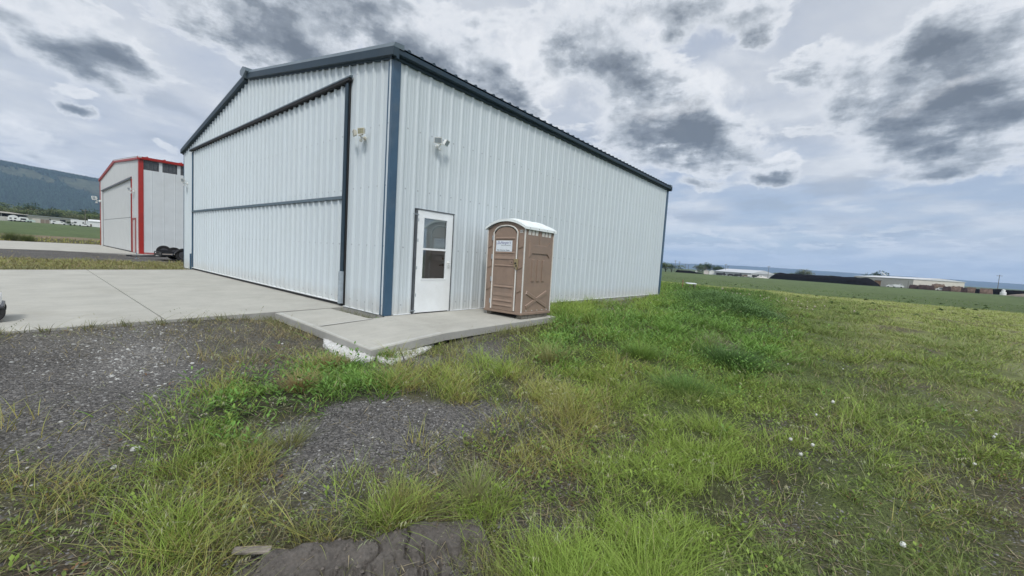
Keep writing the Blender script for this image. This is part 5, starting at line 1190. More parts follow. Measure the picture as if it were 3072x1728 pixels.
# tall clumps as plants of their own
def clumpplant(name,label,x,y,n,h,rad,ca,cb_,wd,cat='grass clump',group=None,base=(.12,.11,.05),lean=1.0,leafy=False,hv=(.55,1.1)):
    A_=Acc(); px=RNG.normal(0,rad*.38,n); py=RNG.normal(0,rad*.38,n); zz=gh(x+px,y+py); z0=p1(x,y)
    P=np.stack([px,py,zz-z0-.01],1); m_=rnd(0,1,n)[:,None]; ct=np.array(ca)*(1-m_)+np.array(cb_)*m_; az=np.arctan2(py,px)+rnd(-.7,.7,n)
    A_.add(blades(P,az,h*rnd(*hv,n),rnd(.7,1.3,n)*wd,np.hypot(px,py)/rad*lean,rnd(.1,.7,n)*lean,np.array(base)*np.ones((n,1)),ct,4))
    if leafy:
        k=n*2; px=RNG.normal(0,rad*.4,k); py=RNG.normal(0,rad*.4,k); f=rnd(.1,1,k)*np.exp(-(px**2+py**2)/rad**2)
        P=np.stack([px,py,gh(x+px,y+py)-z0+h*f],1); m_=rnd(0,1,k)[:,None]; c=(np.array(ca)*(1-m_)+np.array(cb_)*m_)*(.8+.3*f[:,None])
        A_.add(leaves(P,rnd(0,6.3,k),rnd(.06,.12,k),rnd(.02,.035,k),rnd(0,.9,k),.3,c*.8,c,.25))
    F=[]; 
    if A_.Q: F.append(np.concatenate(A_.Q))
    if A_.T: F.append(np.concatenate(A_.T))
    o=npmesh(name,np.concatenate(A_.V),F,VEG,col=np.clip(np.concatenate(A_.C),0,1)); o.location=(x,y,z0); return setp(o,label,cat,group)
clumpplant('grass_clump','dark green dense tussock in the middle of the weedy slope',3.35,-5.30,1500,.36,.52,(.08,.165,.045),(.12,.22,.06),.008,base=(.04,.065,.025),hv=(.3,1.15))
clumpplant('grass_clump','bright fine tussock in front of the dark weeds, left side',2.19,-4.18,700,.34,.30,(.18,.32,.06),(.23,.36,.08),.007,base=(.12,.16,.04),hv=(.3,1.15))
clumpplant('grass_clump','mid green soft mound of grass right of the gravel tongue',1.06,-5.27,1300,.27,.45,(.13,.25,.055),(.18,.31,.075),.0055,base=(.08,.12,.04),hv=(.3,1.15))
clumpplant('grass_clump','tall bright tuft with pale drooping tips near the gravel patch in front of the footpath',.55,-3.45,550,.36,.28,(.27,.35,.11),(.33,.38,.16),.005,base=(.26,.20,.09),hv=(.3,1.15))
clumpplant('grass_clump','straw yellow tuft at the right edge of the dark gravel',-2.62,-2.55,420,.24,.12,(.34,.29,.13),(.38,.31,.16),.005,base=(.30,.20,.09))
clumpplant('grass_clump','small straw yellow tuft in the thatch left of the footpath corner',-2.0,-2.0,300,.24,.11,(.36,.31,.16),(.38,.31,.16),.005,base=(.30,.20,.09))
clumpplant('grass_clump','green upright tuft on the lower end of the gravel edge',-3.15,-3.62,190,.20,.15,(.16,.235,.06),(.21,.27,.09),.0045,base=(.20,.16,.07))
clumpplant('grass_clump','tall green and tan tuft with reddish base standing behind the clay bank',-2.95,-4.78,260,.26,.15,(.22,.30,.08),(.30,.34,.13),.0036,base=(.28,.18,.09),lean=.55,hv=(.3,1.15))
clumpplant('grass_clump','sparse tall tuft growing from the top of the clay bank',-2.55,-5.0,160,.36,.06,(.20,.25,.11),(.26,.29,.15),.0034,base=(.30,.24,.13),lean=.6)
clumpplant('weed_clump','pinkish pale flowering weed behind the dark tussock',4.4,-4.75,700,.22,.50,(.34,.33,.21),(.40,.37,.26),.006,cat='weed clump',base=(.16,.17,.08),hv=(.2,1.2))
clumpplant('weed_clump','tall wiry dock gone to seed low in the grass at the right',-.08,-7.59,60,.42,.16,(.24,.25,.13),(.30,.29,.17),.0035,cat='weed clump',base=(.20,.17,.08))
for i,(a,b_,lab) in enumerate(((10.9,-3.7,'dark feathery weed mound, nearest part, in front of the far hangar corner'),(12.9,-2.9,'dark feathery weed mound, middle part'),(15.0,-2.1,'dark feathery weed mound, far part nearest the hangar corner'),(9.8,-4.3,'lower dark leafy weed patch at the right end of the weed mound'))):
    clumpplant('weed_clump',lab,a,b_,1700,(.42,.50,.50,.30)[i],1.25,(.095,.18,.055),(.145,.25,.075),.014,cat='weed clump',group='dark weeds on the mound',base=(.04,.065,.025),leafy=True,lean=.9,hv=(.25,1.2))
# olive shrubs by the red hangar's apron
for i,(a,b_,s) in enumerate(((-5.05,54.4,.95),(-4.05,54.2,.80))):
    clumpplant('shrub',('taller olive green shrub at the edge of the far apron, left one','shorter olive green shrub at the edge of the far apron, right one')[i],a,b_,700,s,.50,(.11,.15,.05),(.16,.20,.07),.020,cat='shrub',group='shrubs beyond the far apron',base=(.09,.10,.045),leafy=False,lean=.45,hv=(.35,1.1))
# small dark weeds dotted over the pale turf
r=np.random.default_rng(21); proto=clumpplant('weed_tuft','small dark weed tuft standing out of the pale turf',26.0,-6.0,120,.16,.12,(.09,.15,.05),(.13,.19,.065),.018,cat='weed tuft',group='dark tufts dotted over the pale turf',base=(.04,.05,.02),leafy=True)
for k in range(54):
    D=r.uniform(18,60); a=math.radians(r.uniform(-10,17)); x,y=CX+D*math.cos(a),CY+D*math.sin(a)
    if x<15: continue
    c=proto.copy(); COL.objects.link(c); c.location=(x,y,p1(x,y)-.02); s=r.uniform(.4,.95); c.scale=(s*1.1,s*1.1,s); c.rotation_euler=(0,0,k)
# white broken panel and red stake in the weeds behind the hangar
db=thing('broken_panel','broken white panel lying in tall weeds behind the hangar','panel',(27.0,2.35,p1(27,2.35)),.4)
MB().box((-.1,-.5,.34),(.9,.15,.40),bev=.01).build('sheet',M['white'],db)
MB().box((-.1,-.45,0),(-.04,-.38,.338)).box((.8,-.45,0),(.86,-.38,.338)).box((-.5,-.1,.12),(.3,-.02,.2)).each('leg',M['timber'],db,8)
o=MB().box((-.02,-.02,0),(.02,.02,.62)).build('marker_stake',simple('faded_red_stake',(.30,.13,.10),.7)); o.location=(26.3,2.6,p1(26.3,2.6)); o.rotation_euler=(.06,-.05,0); setp(o,'faded red marker stake beside the broken white panel','stake')
# ---------------------------------------------------------------- distance: helper by bearing and range
def at(b,D):
    a=math.radians(b); x,y=CX+D*math.cos(a),CY+D*math.sin(a); return x,y,p1(x,y)
FB={}
def fm(name,colr,rough=.7): 
    if name not in FB: FB[name]=simple(name,colr,rough,var=.08,scale=.6)
    return FB[name]
def shed(name,label,b0,b1,D0,D1,h,roofh,wallc,roofc,depth=14,cat='building',group=None,openings=(),over=.4,open_front=None,gable_front=False):
    x0,y0,z0=at(b0,D0); x1,y1,z1=at(b1,D1); z=min(z0,z1)-.1
    t=thing(name,label,cat,(x0,y0,z),math.atan2(y1-y0,x1-x0),group); Lg=math.hypot(x1-x0,y1-y0)
    # local: front along +x at y=0; body behind (+y or -y away from camera)
    fx,fy=CX-x0,CY-y0; a=t.rotation_euler.z; side=-math.sin(a)*fx+math.cos(a)*fy; s=-1 if side>0 else 1
    m=MB()
    if open_front is None: m.box((0,0,0),(Lg,s*.2,h)).box((0,s*.2,0),(.2,s*depth,h)).box((Lg-.2,s*.2,0),(Lg,s*depth,h)).box((.2,s*(depth-.2),0),(Lg-.2,s*depth,h))
    else:
        m.box((0,0,0),(Lg,s*.2,open_front)).box((0,s*.2,0),(.2,s*depth,h)).box((Lg-.2,s*.2,0),(Lg,s*depth,h)).box((.2,s*(depth-.2),0),(Lg-.2,s*depth,h))
        k=max(2,int(Lg/7)); 
        for q in range(k+1): m.box((Lg*q/k-.15,0,open_front),(Lg*q/k+.15,s*.25,h))
    m.build('wall',wallc,t)
    m=MB()
    if gable_front: m.prism([(-over,h),(Lg/2,h+roofh),(Lg+over,h),(Lg+over,h-.15),(Lg/2,h+roofh-.2),(-over,h-.15)],'y',-s*over,s*(depth+over)); 
    else:
        pl=[(-s*over,h-.1),(-s*over,h+.15),(s*depth/2,h+roofh),(s*(depth+over),h+.15),(s*(depth+over),h-.1)]; m.prism(pl,'x',-over,Lg+over)
    recalc(m.build('roof',roofc,t))
    if gable_front: recalc(MB().prism([(0,h-.05),(Lg,h-.05),(Lg/2,h+roofh-.25)],'y',-s*.01,s*.15).build('gable',wallc,t))
    for (u0,u1,v0,v1,mt) in openings: MB().box((Lg*u0,-s*.06,v0),(Lg*u1,-s*.004,v1)).build('doorway',mt,t)
    return t
GREYW=fm('far_grey_wall',(.42,.41,.38)); TANR=fm('far_tan_roof',(.36,.33,.28)); WHT=fm('far_white_sheet',(.66,.67,.66),.5); BRN=fm('far_brown_boards',(.20,.16,.12)); BLK=fm('far_dark_opening',(.02,.02,.024)); BEI=fm('far_beige_sheet',(.50,.47,.40)); LGREY=fm('far_light_grey_roof',(.50,.52,.54),.45)
# left: buildings under the mountain
shed('open_shed','long open fronted shed with tan roof at the far left under the hill',92.6,89.59,330,352,4.1,1.0,GREYW,TANR,16,open_front=2.3)
shed('warehouse','long low white building with thin white roof under the hill',89.55,86.52,352,372,3.9,.4,BEI,WHT,18,openings=((.40,.43,2.0,2.8,BLK),(.62,.74,1.4,2.9,BLK),(.88,.92,1.6,2.6,BLK)))
shed('small_barn','white building with shallow roof, rightmost below the trees beside the red trimmed hangar',85.75,84.3,372,372,3.6,1.3,WHT,WHT,14)
shed('canopy_tent','white peaked canopy beside the brown fence under the hill',86.25,85.85,350,350,2.6,1.0,WHT,WHT,6,cat='canopy',gable_front=True)
def fence(label,b0,b1,D,h,mt):
    x0,y0,z0=at(b0,D); x1,y1,z1=at(b1,D); t=thing('board_fence',label,'fence',(x0,y0,min(z0,z1)-.1),math.atan2(y1-y0,x1-x0),'fence panels along the far field edge'); Lg=math.hypot(x1-x0,y1-y0)
    MB().box((0,0,.15),(Lg,.06,h)).build('boards',mt,t); m=MB(); n=max(2,int(Lg/2.5))
    for k in range(n+1): m.box((Lg*k/n-.07,-.08,0),(Lg*k/n+.07,-.001,h+.1))
    m.each('post',GREYW,t,8)
fence('pale panel fence between the boat cover and the long white building',89.33,88.85,335,2.3,BEI)
fence('brown board fence left of the white van, under the hill',88.83,88.27,330,2.2,BRN)
fence('short brown board fence right of the white van, under the hill',87.72,87.48,330,1.9,BRN)
fence('brown board fence below the white canopy',86.22,85.55,330,1.7,BRN)
fence('pale fence in front of the open fronted shed',92.4,89.8,318,2.2,GREYW)
def vehicle(name,label,b,D,prof,wid,mt,win,wheels,group=None,yaw=0,cat='vehicle'):
    """prof: side outline (along,height) ; win: list of (u0,u1,v0,v1) on the side"""
    x,y,z=at(b,D); t=thing(name,label,cat,(x,y,z),math.radians(b-90)+yaw,group)
    # side faces the photographer: local x across the view, local y away
    recalc(MB().prism(prof,'y',0,wid).build('body',mt,t))
    for (a,b2,c,d) in win: MB().box((a,-.03,c),(b2,-.003,d)).build('window',BLK,t)
    r_=.38
    for wx in wheels:
        for yy in (.12,wid-.12):
            MB().lathe([(r_*.5,-.11),(r_,-.10),(r_,.10),(r_*.5,.11)],(wx,yy-.02 if yy<1 else yy+.02,r_),'y',14).build('wheel',M['tyre'],t)
    return t
def trailerprof(Lg,h,z0=.55): return [(0,z0),(Lg,z0),(Lg+.25,z0+.8),(Lg,h-.15),(Lg-.4,h),(.3,h),(0,h-.2)]
GR='camping trailers and cars along the far field edge'
vehicle('camper','rounded white camper with two dark windows in front of the open shed',90.72,316,[(0,.5),(3.4,.5),(3.5,1.6),(3.1,2.7),(1.75,3.15),(.4,2.7),(0,1.6)],2.4,WHT,[(.6,1.3,1.2,1.8),(2.1,2.8,1.2,1.8)],(1.2,2.3),GR)
vehicle('camper','white camper with one wide dark window, right of the rounded camper',90.2,316,[(0,.5),(3.8,.5),(3.9,1.4),(3.4,2.3),(1.0,2.5),(0,1.6)],2.4,WHT,[(1.2,3.0,1.0,1.8)],(1.2,2.6),GR)
vehicle('boat_cover','low pale green covered boat right of the two campers',89.72,316,[(0,.4),(3.2,.3),(3.5,1.0),(2.2,1.5),(.6,1.3),(0,.9)],2.2,fm('far_pale_green_cover',(.42,.50,.46)),[],(1.0,1.8),None,cat='boat')
vehicle('van','long white van between two brown fences',88.22,322,[(0,.35),(5.6,.35),(5.65,1.0),(4.8,1.2),(4.2,1.9),(.2,1.95),(0,1.4)],2,WHT,[(3.6,4.4,1.2,1.65),(.8,1.8,1.25,1.6)],(1.0,4.6),GR)
vehicle('car','white car left of the dark bush under the hill',87.5,322,[(0,.3),(3.9,.3),(3.95,.8),(3.0,.95),(2.4,1.45),(1.0,1.45),(.3,.9),(0,.8)],1.8,WHT,[(1.1,2.4,.98,1.3)],(.8,3.1),GR)
vehicle('motorhome','tall white motorhome in front of the right end of the long white building',86.95,326,trailerprof(7.0,3.3),2.5,WHT,[(1.2,2.2,1.5,2.2),(4.4,5.0,1.4,2.2)],(1.4,5.4),GR)
vehicle('car','white pickup nosing out right of the tall motorhome',86.5,318,[(0,.35),(4.6,.35),(4.65,.95),(3.9,1.05),(3.4,1.65),(2.2,1.65),(2.0,1.05),(0,1.0)],1.9,WHT,[(2.3,3.3,1.1,1.5)],(.9,3.7),GR)
def pole(label,b,D,h,arms=1,grp='utility poles',wd=.28):
    x,y,z=at(b,D); t=thing('utility_pole',label,'utility pole',(x,y,z-.2),math.radians(b),grp)
    MB().tube([(0,0,0),(0,0,h)],[wd*.6,wd*.4],8).build('pole',M['timber'],t)
    for k in range(arms): MB().box((-.08,-1.2,h-.7-1.1*k),(.08,1.2,h-.5-1.1*k)).build('crossarm',M['timber'],t)
pole('dark utility pole standing in front of the brown fence under the hill',85.99,325,9.5)
# ---------------------------------------------------------------- trees
TM=[veg_mat('far_foliage_%s'%k,.7,.2) for k in ('mid','dark','light')]
BARK=simple('tree_bark',(.09,.07,.055),.9,var=.3)
def treemesh(seed_,h,wd,ca,cb_,conif=False,n=520,ls=.55):
    r=np.random.default_rng(seed_); lob=[(r.normal(0,wd*.26),r.normal(0,wd*.26),h*r.uniform(.40,.82),wd*r.uniform(.20,.36)) for _ in range(9)]
    P=[];az=[]
    if conif:
        f=r.uniform(.08,1,n); rad=wd*.5*(1.02-f)*r.uniform(.5,1,n)*(1+.25*np.sin(f*40)); a=r.uniform(0,6.28,n); P=np.stack([np.cos(a)*rad,np.sin(a)*rad,h*f],1); sh=f
    else:
        k=r.integers(0,9,n); u=r.normal(0,1,(n,3)); u/=np.linalg.norm(u,axis=1)[:,None]; u[:,2]=np.where(u[:,2]<-.4,-u[:,2],u[:,2]); q=np.array(lob)[k]; P=q[:,:3]+u*q[:,3:4]*r.uniform(.7,1.08,n)[:,None]*np.array([1,1,.8]); P[:,2]=np.clip(P[:,2],h*.08,h); sh=P[:,2]/h
    m_=r.uniform(0,1,n)[:,None]; c=(np.array(ca)*(1-m_)+np.array(cb_)*m_)
    A_=Acc(); A_.add(leaves(P,r.uniform(0,6.28,n),r.uniform(.6,1.3,n)*ls,r.uniform(.6,1.2,n)*ls*.75,r.uniform(-.6,.9,n),.3,c*.85,c,.1))
    A_.add(leaves(P+r.normal(0,ls*.3,(n,3)),r.uniform(0,6.28,n),r.uniform(.5,1.0,n)*ls,r.uniform(.6,1.2,n)*ls*.7,r.uniform(-1.4,1.4,n),.3,c*.85,c,.1))
    me=npmesh('crown_src',np.concatenate(A_.V),[np.concatenate(A_.T)],TM[0],col=np.concatenate(A_.C)); d=me.data; bpy.data.objects.remove(me)
    tk=MB(); tk.tube([(0,0,0),(.05,.03,h*.25),(0,0,h*.55)],[h*.035,h*.025,h*.010],7)
    for q in lob[:5]: tk.tube([(0,0,h*.22),(q[0]*.5,q[1]*.5,h*.38),(q[0],q[1],q[2])],[h*.016,h*.011,h*.004],5)
    to=tk.build('trunk_src',BARK); td=to.data; bpy.data.objects.remove(to)
    return d,td
KT={'mid':treemesh(1,7,7.5,(.12,.165,.055),(.18,.215,.08)),'dark':treemesh(2,7,7.5,(.045,.075,.035),(.075,.11,.05)),'olive':treemesh(3,7,8.0,(.14,.155,.075),(.19,.20,.10)),'pale':treemesh(4,7,6.5,(.10,.145,.08),(.15,.19,.10)),'con':treemesh(5,7,3.6,(.022,.038,.022),(.045,.062,.034),True,520,.5),'brown':treemesh(6,7,7.5,(.12,.11,.085),(.16,.145,.11))}
def tree(kind,label,b,D,h,wsc=1.0,group=None,name=None):
    x,y,z=at(b,D); nm=name or ('conifer_tree' if kind=='con' else 'broadleaf_tree'); t=thing(nm,label,'tree',(x,y,z-.2),random.uniform(0,6),group); s=h/7.0; t.scale=(s*wsc,s*wsc,s)
    o=bpy.data.objects.new('crown',KT[kind][0]); COL.objects.link(o); o.parent=t
    o=bpy.data.objects.new('trunk',KT[kind][1]); COL.objects.link(o); o.parent=t; return t
KL={'mid':'mid green rounded tree','dark':'dark green dense tree','olive':'olive coloured spreading tree','pale':'pale green feathery tree','brown':'brownish half bare tree','con':'dark conifer'}
r=random.Random(5); GL='trees in the belt under the forested hill'
b_=92.8; row=0
while b_>84.6:
    k=r.choice(['mid','olive','dark','mid','brown','olive']); D=400+r.uniform(0,25); tree(k,KL[k]+' in the belt behind the low buildings under the hill',b_,D,r.uniform(6.5,9.5),1.25,GL); b_-=r.uniform(.28,.52)
b_=92.7
while b_>84.6:
    k=r.choice(['mid','dark','pale','mid','olive']); D=470+r.uniform(0,60); tree(k,KL[k]+' in the back row of the belt under the hill',b_,D,r.uniform(11,15),1.2,GL+', back row'); b_-=r.uniform(.36,.62)
tree('dark','low black green bush left of the tall motorhome',87.0,322,2.4,1.4,None,'bush')
# right: sawmill plain
GM='trees around the distant sawmill'
def T2(k,lab,b,D,h,w=1.0): tree(k,lab,b,D,h*1.22,w*1.25,GM)
T2('dark','dark bushy tree hard against the hangar corner on the far field edge',19.7,330,6.2,1.5); T2('mid','broad green tree in the clump beside the hangar corner',19.1,330,5.8,1.5); T2('dark','rightmost low tree of the clump beside the hangar corner',18.4,332,4.8,1.5); T2('olive','olive tree in the clump beside the hangar corner',20.6,328,6.0,1.5)
T2('pale','grey green tree left of the small white sawmill sheds',15.3,455,7.0,1.0); T2('brown','half bare tree left of the dark pine clump',15.0,460,6.5)
for b,h in ((14.75,9.0),(14.45,10.0),(14.1,8.8),(13.85,8.2)): T2('dark',{14.75:'leftmost dark tree of the clump behind the sawmill sheds',14.45:'tallest dark tree of the clump behind the sawmill sheds',14.1:'dark tree right of the tallest behind the sawmill sheds',13.85:'rightmost dark tree of the first clump behind the sawmill sheds'}[b],b,500,h,.75)
for b,h in ((13.2,8.0),(12.8,7.4),(12.5,7.0)): T2('dark',{13.2:'first dark tree behind the long grey roof',12.8:'second dark tree behind the long grey roof',12.5:'third and lowest dark tree behind the long grey roof'}[b],b,500,h,.95)
for i,(b,h) in enumerate(((9.2,5),(8.9,4.5),(8.5,4.5),(7.5,4.5),(7.0,4.8),(6.7,4.6),(6.3,5.2),(5.0,6.0),(4.3,8.0),(4.05,9.5),(3.4,4),(2.8,5),(2.5,4.5),(1.9,5.5),(1.4,5.0),(.9,4.6))):
    k=['olive','mid','dark'][i%3]; T2(k,KL[k]+' on the skyline of the sawmill, far beyond the black pile' if i!=9 else 'tall pale tree on the skyline above the black pile',b,560,h,1.0)
T2('dark','dark tree poking above the roof beside the white conveyor hood',-2.15,520,11,.8)
T2('dark','dark tree just right of the white warehouse',-5.2,480,5.2,1.3); T2('mid','low green tree right of the white warehouse',-6.0,480,4.6,1.6)
# mill buildings
shed('mill_shed','long low mill building with a pale grey roof in the sawmill',13.3,9.35,430,400,3.6,3.0,fm('far_grey_sheet',(.40,.41,.42)),LGREY,26,openings=((.05,.22,.2,2.0,BLK),(.55,.66,.1,1.6,BLK)))
shed('small_shed','small white shed left of the long grey roofed building',14.55,14.0,430,430,3.4,1.0,fm('far_pinkish_white',(.52,.47,.44)),WHT,8,gable_front=True,group='small white sheds at the sawmill')
shed('small_shed','white domed shed touching the end of the long grey roofed building',13.95,13.3,432,432,3.3,1.4,WHT,WHT,8,gable_front=True,group='small white sheds at the sawmill')
shed('small_shed','tiny white shed on its own, left of the dark trees at the sawmill',15.55,15.3,440,440,2.2,.8,WHT,WHT,5,gable_front=True,group='small white sheds at the sawmill')
shed('warehouse','big white warehouse with a bright roof edge right of the black pile',-.28,-4.85,415,372,6.6,1.4,fm('far_cream_sheet',(.56,.53,.47)),fm('far_bright_roof',(.60,.61,.61),.4),30,openings=((.925,.935,0,5.4,TANR),))
# conveyor hood on the roof
x,y,z=at(-2.35,425); t=thing('conveyor_hood','white sloping conveyor hood above the warehouse roof','conveyor',(x,y,z),math.radians(-2.3-90)); MB().prism([(0,10.6),(.2,11.1),(3.4,8.9),(3.2,8.3)],'y',0,1.6).build('hood',WHT,t)
MB().tube([(1.4,.8,0),(1.4,.8,9.8)],.2,6).tube([(2.9,.8,0),(2.9,.8,8.6)],.2,6).each('support',GREYW,t,12)
shed('open_shed','orange brown open shed between the black pile and the warehouse',-1.95,-2.75,395,392,4.2,.3,fm('far_rust_boards',(.30,.17,.10)),BRN,10)
for i,(b,lab,mt,D) in enumerate(((12.9,'dark truck parked at the left end of the long grey roofed building',BLK,392),(11.9,'dark loader in front of the long grey roofed building',BLK,392),(11.1,'long dark trailer in front of the long grey roofed building',BLK,390),(10.3,'brown truck right of the long dark trailer',BRN,388),(9.7,'white truck in front of the right end of the grey roofed building',WHT,388),(8.7,'white truck beside the brown earth heap',WHT,384),(9.25,'dark car between the two white trucks',BLK,385),(-2.9,'white truck cab under the warehouse wall',WHT,366),(-3.3,'white trailer next to the truck cab under the warehouse wall',WHT,366),(-6.45,'white pickup in front of the brown log piles',WHT,352))):
    vehicle('truck' if 'truck' in lab else 'vehicle',lab,b,D,[(0,.5),(6,.5),(6.05,1.3),(5.1,1.5),(4.9,2.6),(3.9,2.6),(3.8,2.0),(0,2.0)] if i%2==0 else [(0,.4),(5,.4),(5,1.2),(4.3,1.3),(3.7,1.9),(1.2,1.9),(.8,1.2),(0,1.15)],2.2,mt,[(4.1,4.8,1.7,2.3)] if i%2==0 else [(1.4,3.4,1.3,1.7)],(1.0,4.6) if i%2==0 else (.9,4.0),'vehicles around the distant sawmill')
PILEM=simple('dark_bark_pile',(.009,.008,.009),1.0,var=.4,scale=.8,spec=.02); LOGM=simple('brown_logs',(.155,.112,.088),.95,var=.45,scale=1.2,spec=.1); LOGD=simple('dark_red_brown_logs',(.055,.037,.034),.95,var=.5,scale=1.0,spec=.1); DIRTM=simple('tan_earth_heap',(.30,.25,.20),.95,var=.15,scale=.3)
def pile(name,label,b0,b1,D0,D1,h,depth,mt,e0=.12,e1=.12,seed_=0,cat='pile',rag=.35,group=None):
    x0,y0,z0=at(b0,D0); x1,y1,z1=at(b1,D1); a=math.atan2(y1-y0,x1-x0); Lg=math.hypot(x1-x0,y1-y0); z=min(z0,z1)-.2
    nu,nv=90,14; r=np.random.default_rng(seed_); u=np.linspace(0,1,nu)[:,None]; v=np.linspace(0,PI,nv)[None,:]
    env=np.clip(np.minimum(u/e0,(1-u)/e1),0,1)**.7; prof=h*env*(1+.10*(fbm(u*14,u*0+seed_,200)-.5)*2)
    X_=u*Lg+0*v; Y_=-np.cos(v)*depth/2*(.35+.65*env)+0*u; Z_=np.sin(v)**.55*prof
    Z_=Z_+rag*(r.uniform(0,1,Z_.shape)-.5)*env*np.sin(v)
    V=np.stack([X_,Y_,np.maximum(Z_,-.1)],-1).reshape(-1,3); i=np.arange(nu*nv).reshape(nu,nv); F=np.stack([i[:-1,:-1],i[1:,:-1],i[1:,1:],i[:-1,1:]],-1).reshape(-1,4)
    o=npmesh(name,V,[F],mt); o.location=(x0,y0,z); o.rotation_euler=(0,0,a); return setp(o,label,cat,group)
pile('bark_pile','huge long black bark pile on the far side of the field',7.2,-2.3,405,372,5.4,20,PILEM,.10,.10,1)
pile('bark_pile','low black log deck at the far left of the sawmill, beside the tree clump',17.9,14.4,395,392,2.3,8,PILEM,.05,.5,2)
pile('earth_heap','tan earth heap left of the huge black pile',9.0,6.0,430,430,3.9,18,DIRTM,.3,.2,3,rag=.1)
pile('earth_heap','low pale gravel heap in front of the tan earth heap',8.9,7.5,385,385,1.6,8,fm('far_pale_gravel',(.48,.46,.42)),.3,.3,4,rag=.1)
LP='log piles right of the warehouse'
for i,(b0,b1,D,h,mt,lab) in enumerate(((-4.55,-5.6,365,2.6,LOGD,'dark brown log pile against the warehouse end'),(-5.2,-6.4,358,3.0,LOGD,'dark brush covered heap left of the white pickup'),(-6.1,-7.1,372,4.2,LOGM,'tallest brown log stack behind the white pickup'),(-6.9,-7.5,352,3.0,LOGD,'dark reddish log stack right of the white pickup'),(-7.4,-8.3,362,3.4,LOGM,'long tan brown log stack between two dark stacks'),(-8.1,-8.55,350,2.8,LOGD,'narrow dark log stack in the middle of the brown stacks'),(-8.4,-9.1,360,3.3,LOGM,'brown log stack left of the small dark heap'),(-9.0,-9.3,350,2.6,PILEM,'small black heap between the brown stacks'),(-9.2,-10.1,358,3.2,LOGM,'brown log stack below the black log deck'))):
    pile('log_pile',lab,b0,b1,D,D,h,8,mt,.08,.08,20+i,rag=.5,group=LP)
pile('log_pile','long black log deck at the far right of the sawmill',-9.85,-12.6,372,360,3.3,9,PILEM,.03,.03,41,rag=.3,group=LP)
for i,(b0,b1,D,h,lab) in enumerate(((-10.9,-13.5,318,1.9,'pale peeled log stack at the right edge of the picture, upper one'),(-11.35,-13.5,300,1.3,'pale peeled log stack at the right edge of the picture, lower one'))): pile('log_pile',lab,b0,b1,D,D-20,h,6,DIRTM,.5,.05,50+i,rag=.2,group=LP)
shed('flat_shed','low white roofed shed between the warehouse and the log stacks',-4.95,-5.75,392,390,2.0,.5,WHT,WHT,8)
x,y,z=at(-10.68,318); t=thing('water_tank','small white stepped tank in front of the black log deck','tank',(x,y,z)); MB().lathe([(1.1,0),(1.1,1.5),(.7,1.7),(.7,2.6),(.2,2.9)],(0,0,0),'z',14).build('tank',WHT,t); MB().lathe([(1.25,0),(1.25,.25)],(0,0,0),'z',14).build('base',GREYW,t)
# poles on the plain
GPo='utility poles on the sawmill plain'
for b,D,h,lab in ((18.0,420,11.5,'leftmost utility pole right of the tree clump'),(17.5,440,11,'second utility pole from the tree clump'),(16.76,520,10,'third utility pole from the tree clump, farther off'),(16.4,540,9.5,'fourth utility pole from the tree clump, farther off'),(12.16,430,11,'utility pole above the left half of the grey roof'),(11.9,450,9.5,'shorter utility pole next to the one above the grey roof'),(7.6,400,10.5,'utility pole in front of the tan earth heap'),(-10.32,380,12.0,'utility pole at the black log deck on the right')): pole(lab,b,D,h,1,GPo,.30)
# ---------------------------------------------------------------- hills
def hillmat():
    m,N,b,out=newmat('forested_hillside'); a=N.n('ShaderNodeAttribute',attribute_name='tint').outputs['Color']; tc=N.n('ShaderNodeTexCoord').outputs['Object']
    f=N.noise(tc,.012,8,.75); g=N.noise(tc,.005,5,.6)
    c=N.mix(1.0,a,N.ramp(f,[(.3,(.45,.45,.5)),(.55,(1,1,1)),(.72,(1.5,1.5,1.4))]),'MULTIPLY'); c=N.mix(N.mr(g,.4,.65,0,.35),c,N.mix(1.0,c,(.6,.62,.66),'MULTIPLY'))
    N.set(b.inputs['Base Color'],c); b.inputs['Roughness'].default_value=.95; b.inputs['Specular IOR Level'].default_value=.1
    N.set(b.inputs['Normal'],N.n('ShaderNodeBump',ins={'Strength':.8,'Distance':12,'Height':f}).outputs[0]); return m
HM=hillmat()
def pinp(px,py,poly):
    c=np.zeros(px.shape,bool); j=len(poly)-1
    for i in range(len(poly)):
        xi,yi=poly[i];xj,yj=poly[j]; m=((yi>py)!=(yj>py))&(px<(xj-xi)*(py-yi)/(yj-yi+1e-12)+xi); c^=m; j=i
    return c
CL1=[(95.0,.086),(93.0,.0885),(91.04,.0902),(90.13,.0927),(89.18,.0901),(88.54,.0846),(87.87,.0798),(87.88,.0701),(88.87,.0749),(90.14,.0759),(91.05,.0795),(95,.079)]
CL2=[(87.87,.0851),(86.47,.086),(85.0,.085),(82,.08),(82,.05),(85.01,.059),(85.94,.0639),(86.84,.0687),(87.7,.0786)]
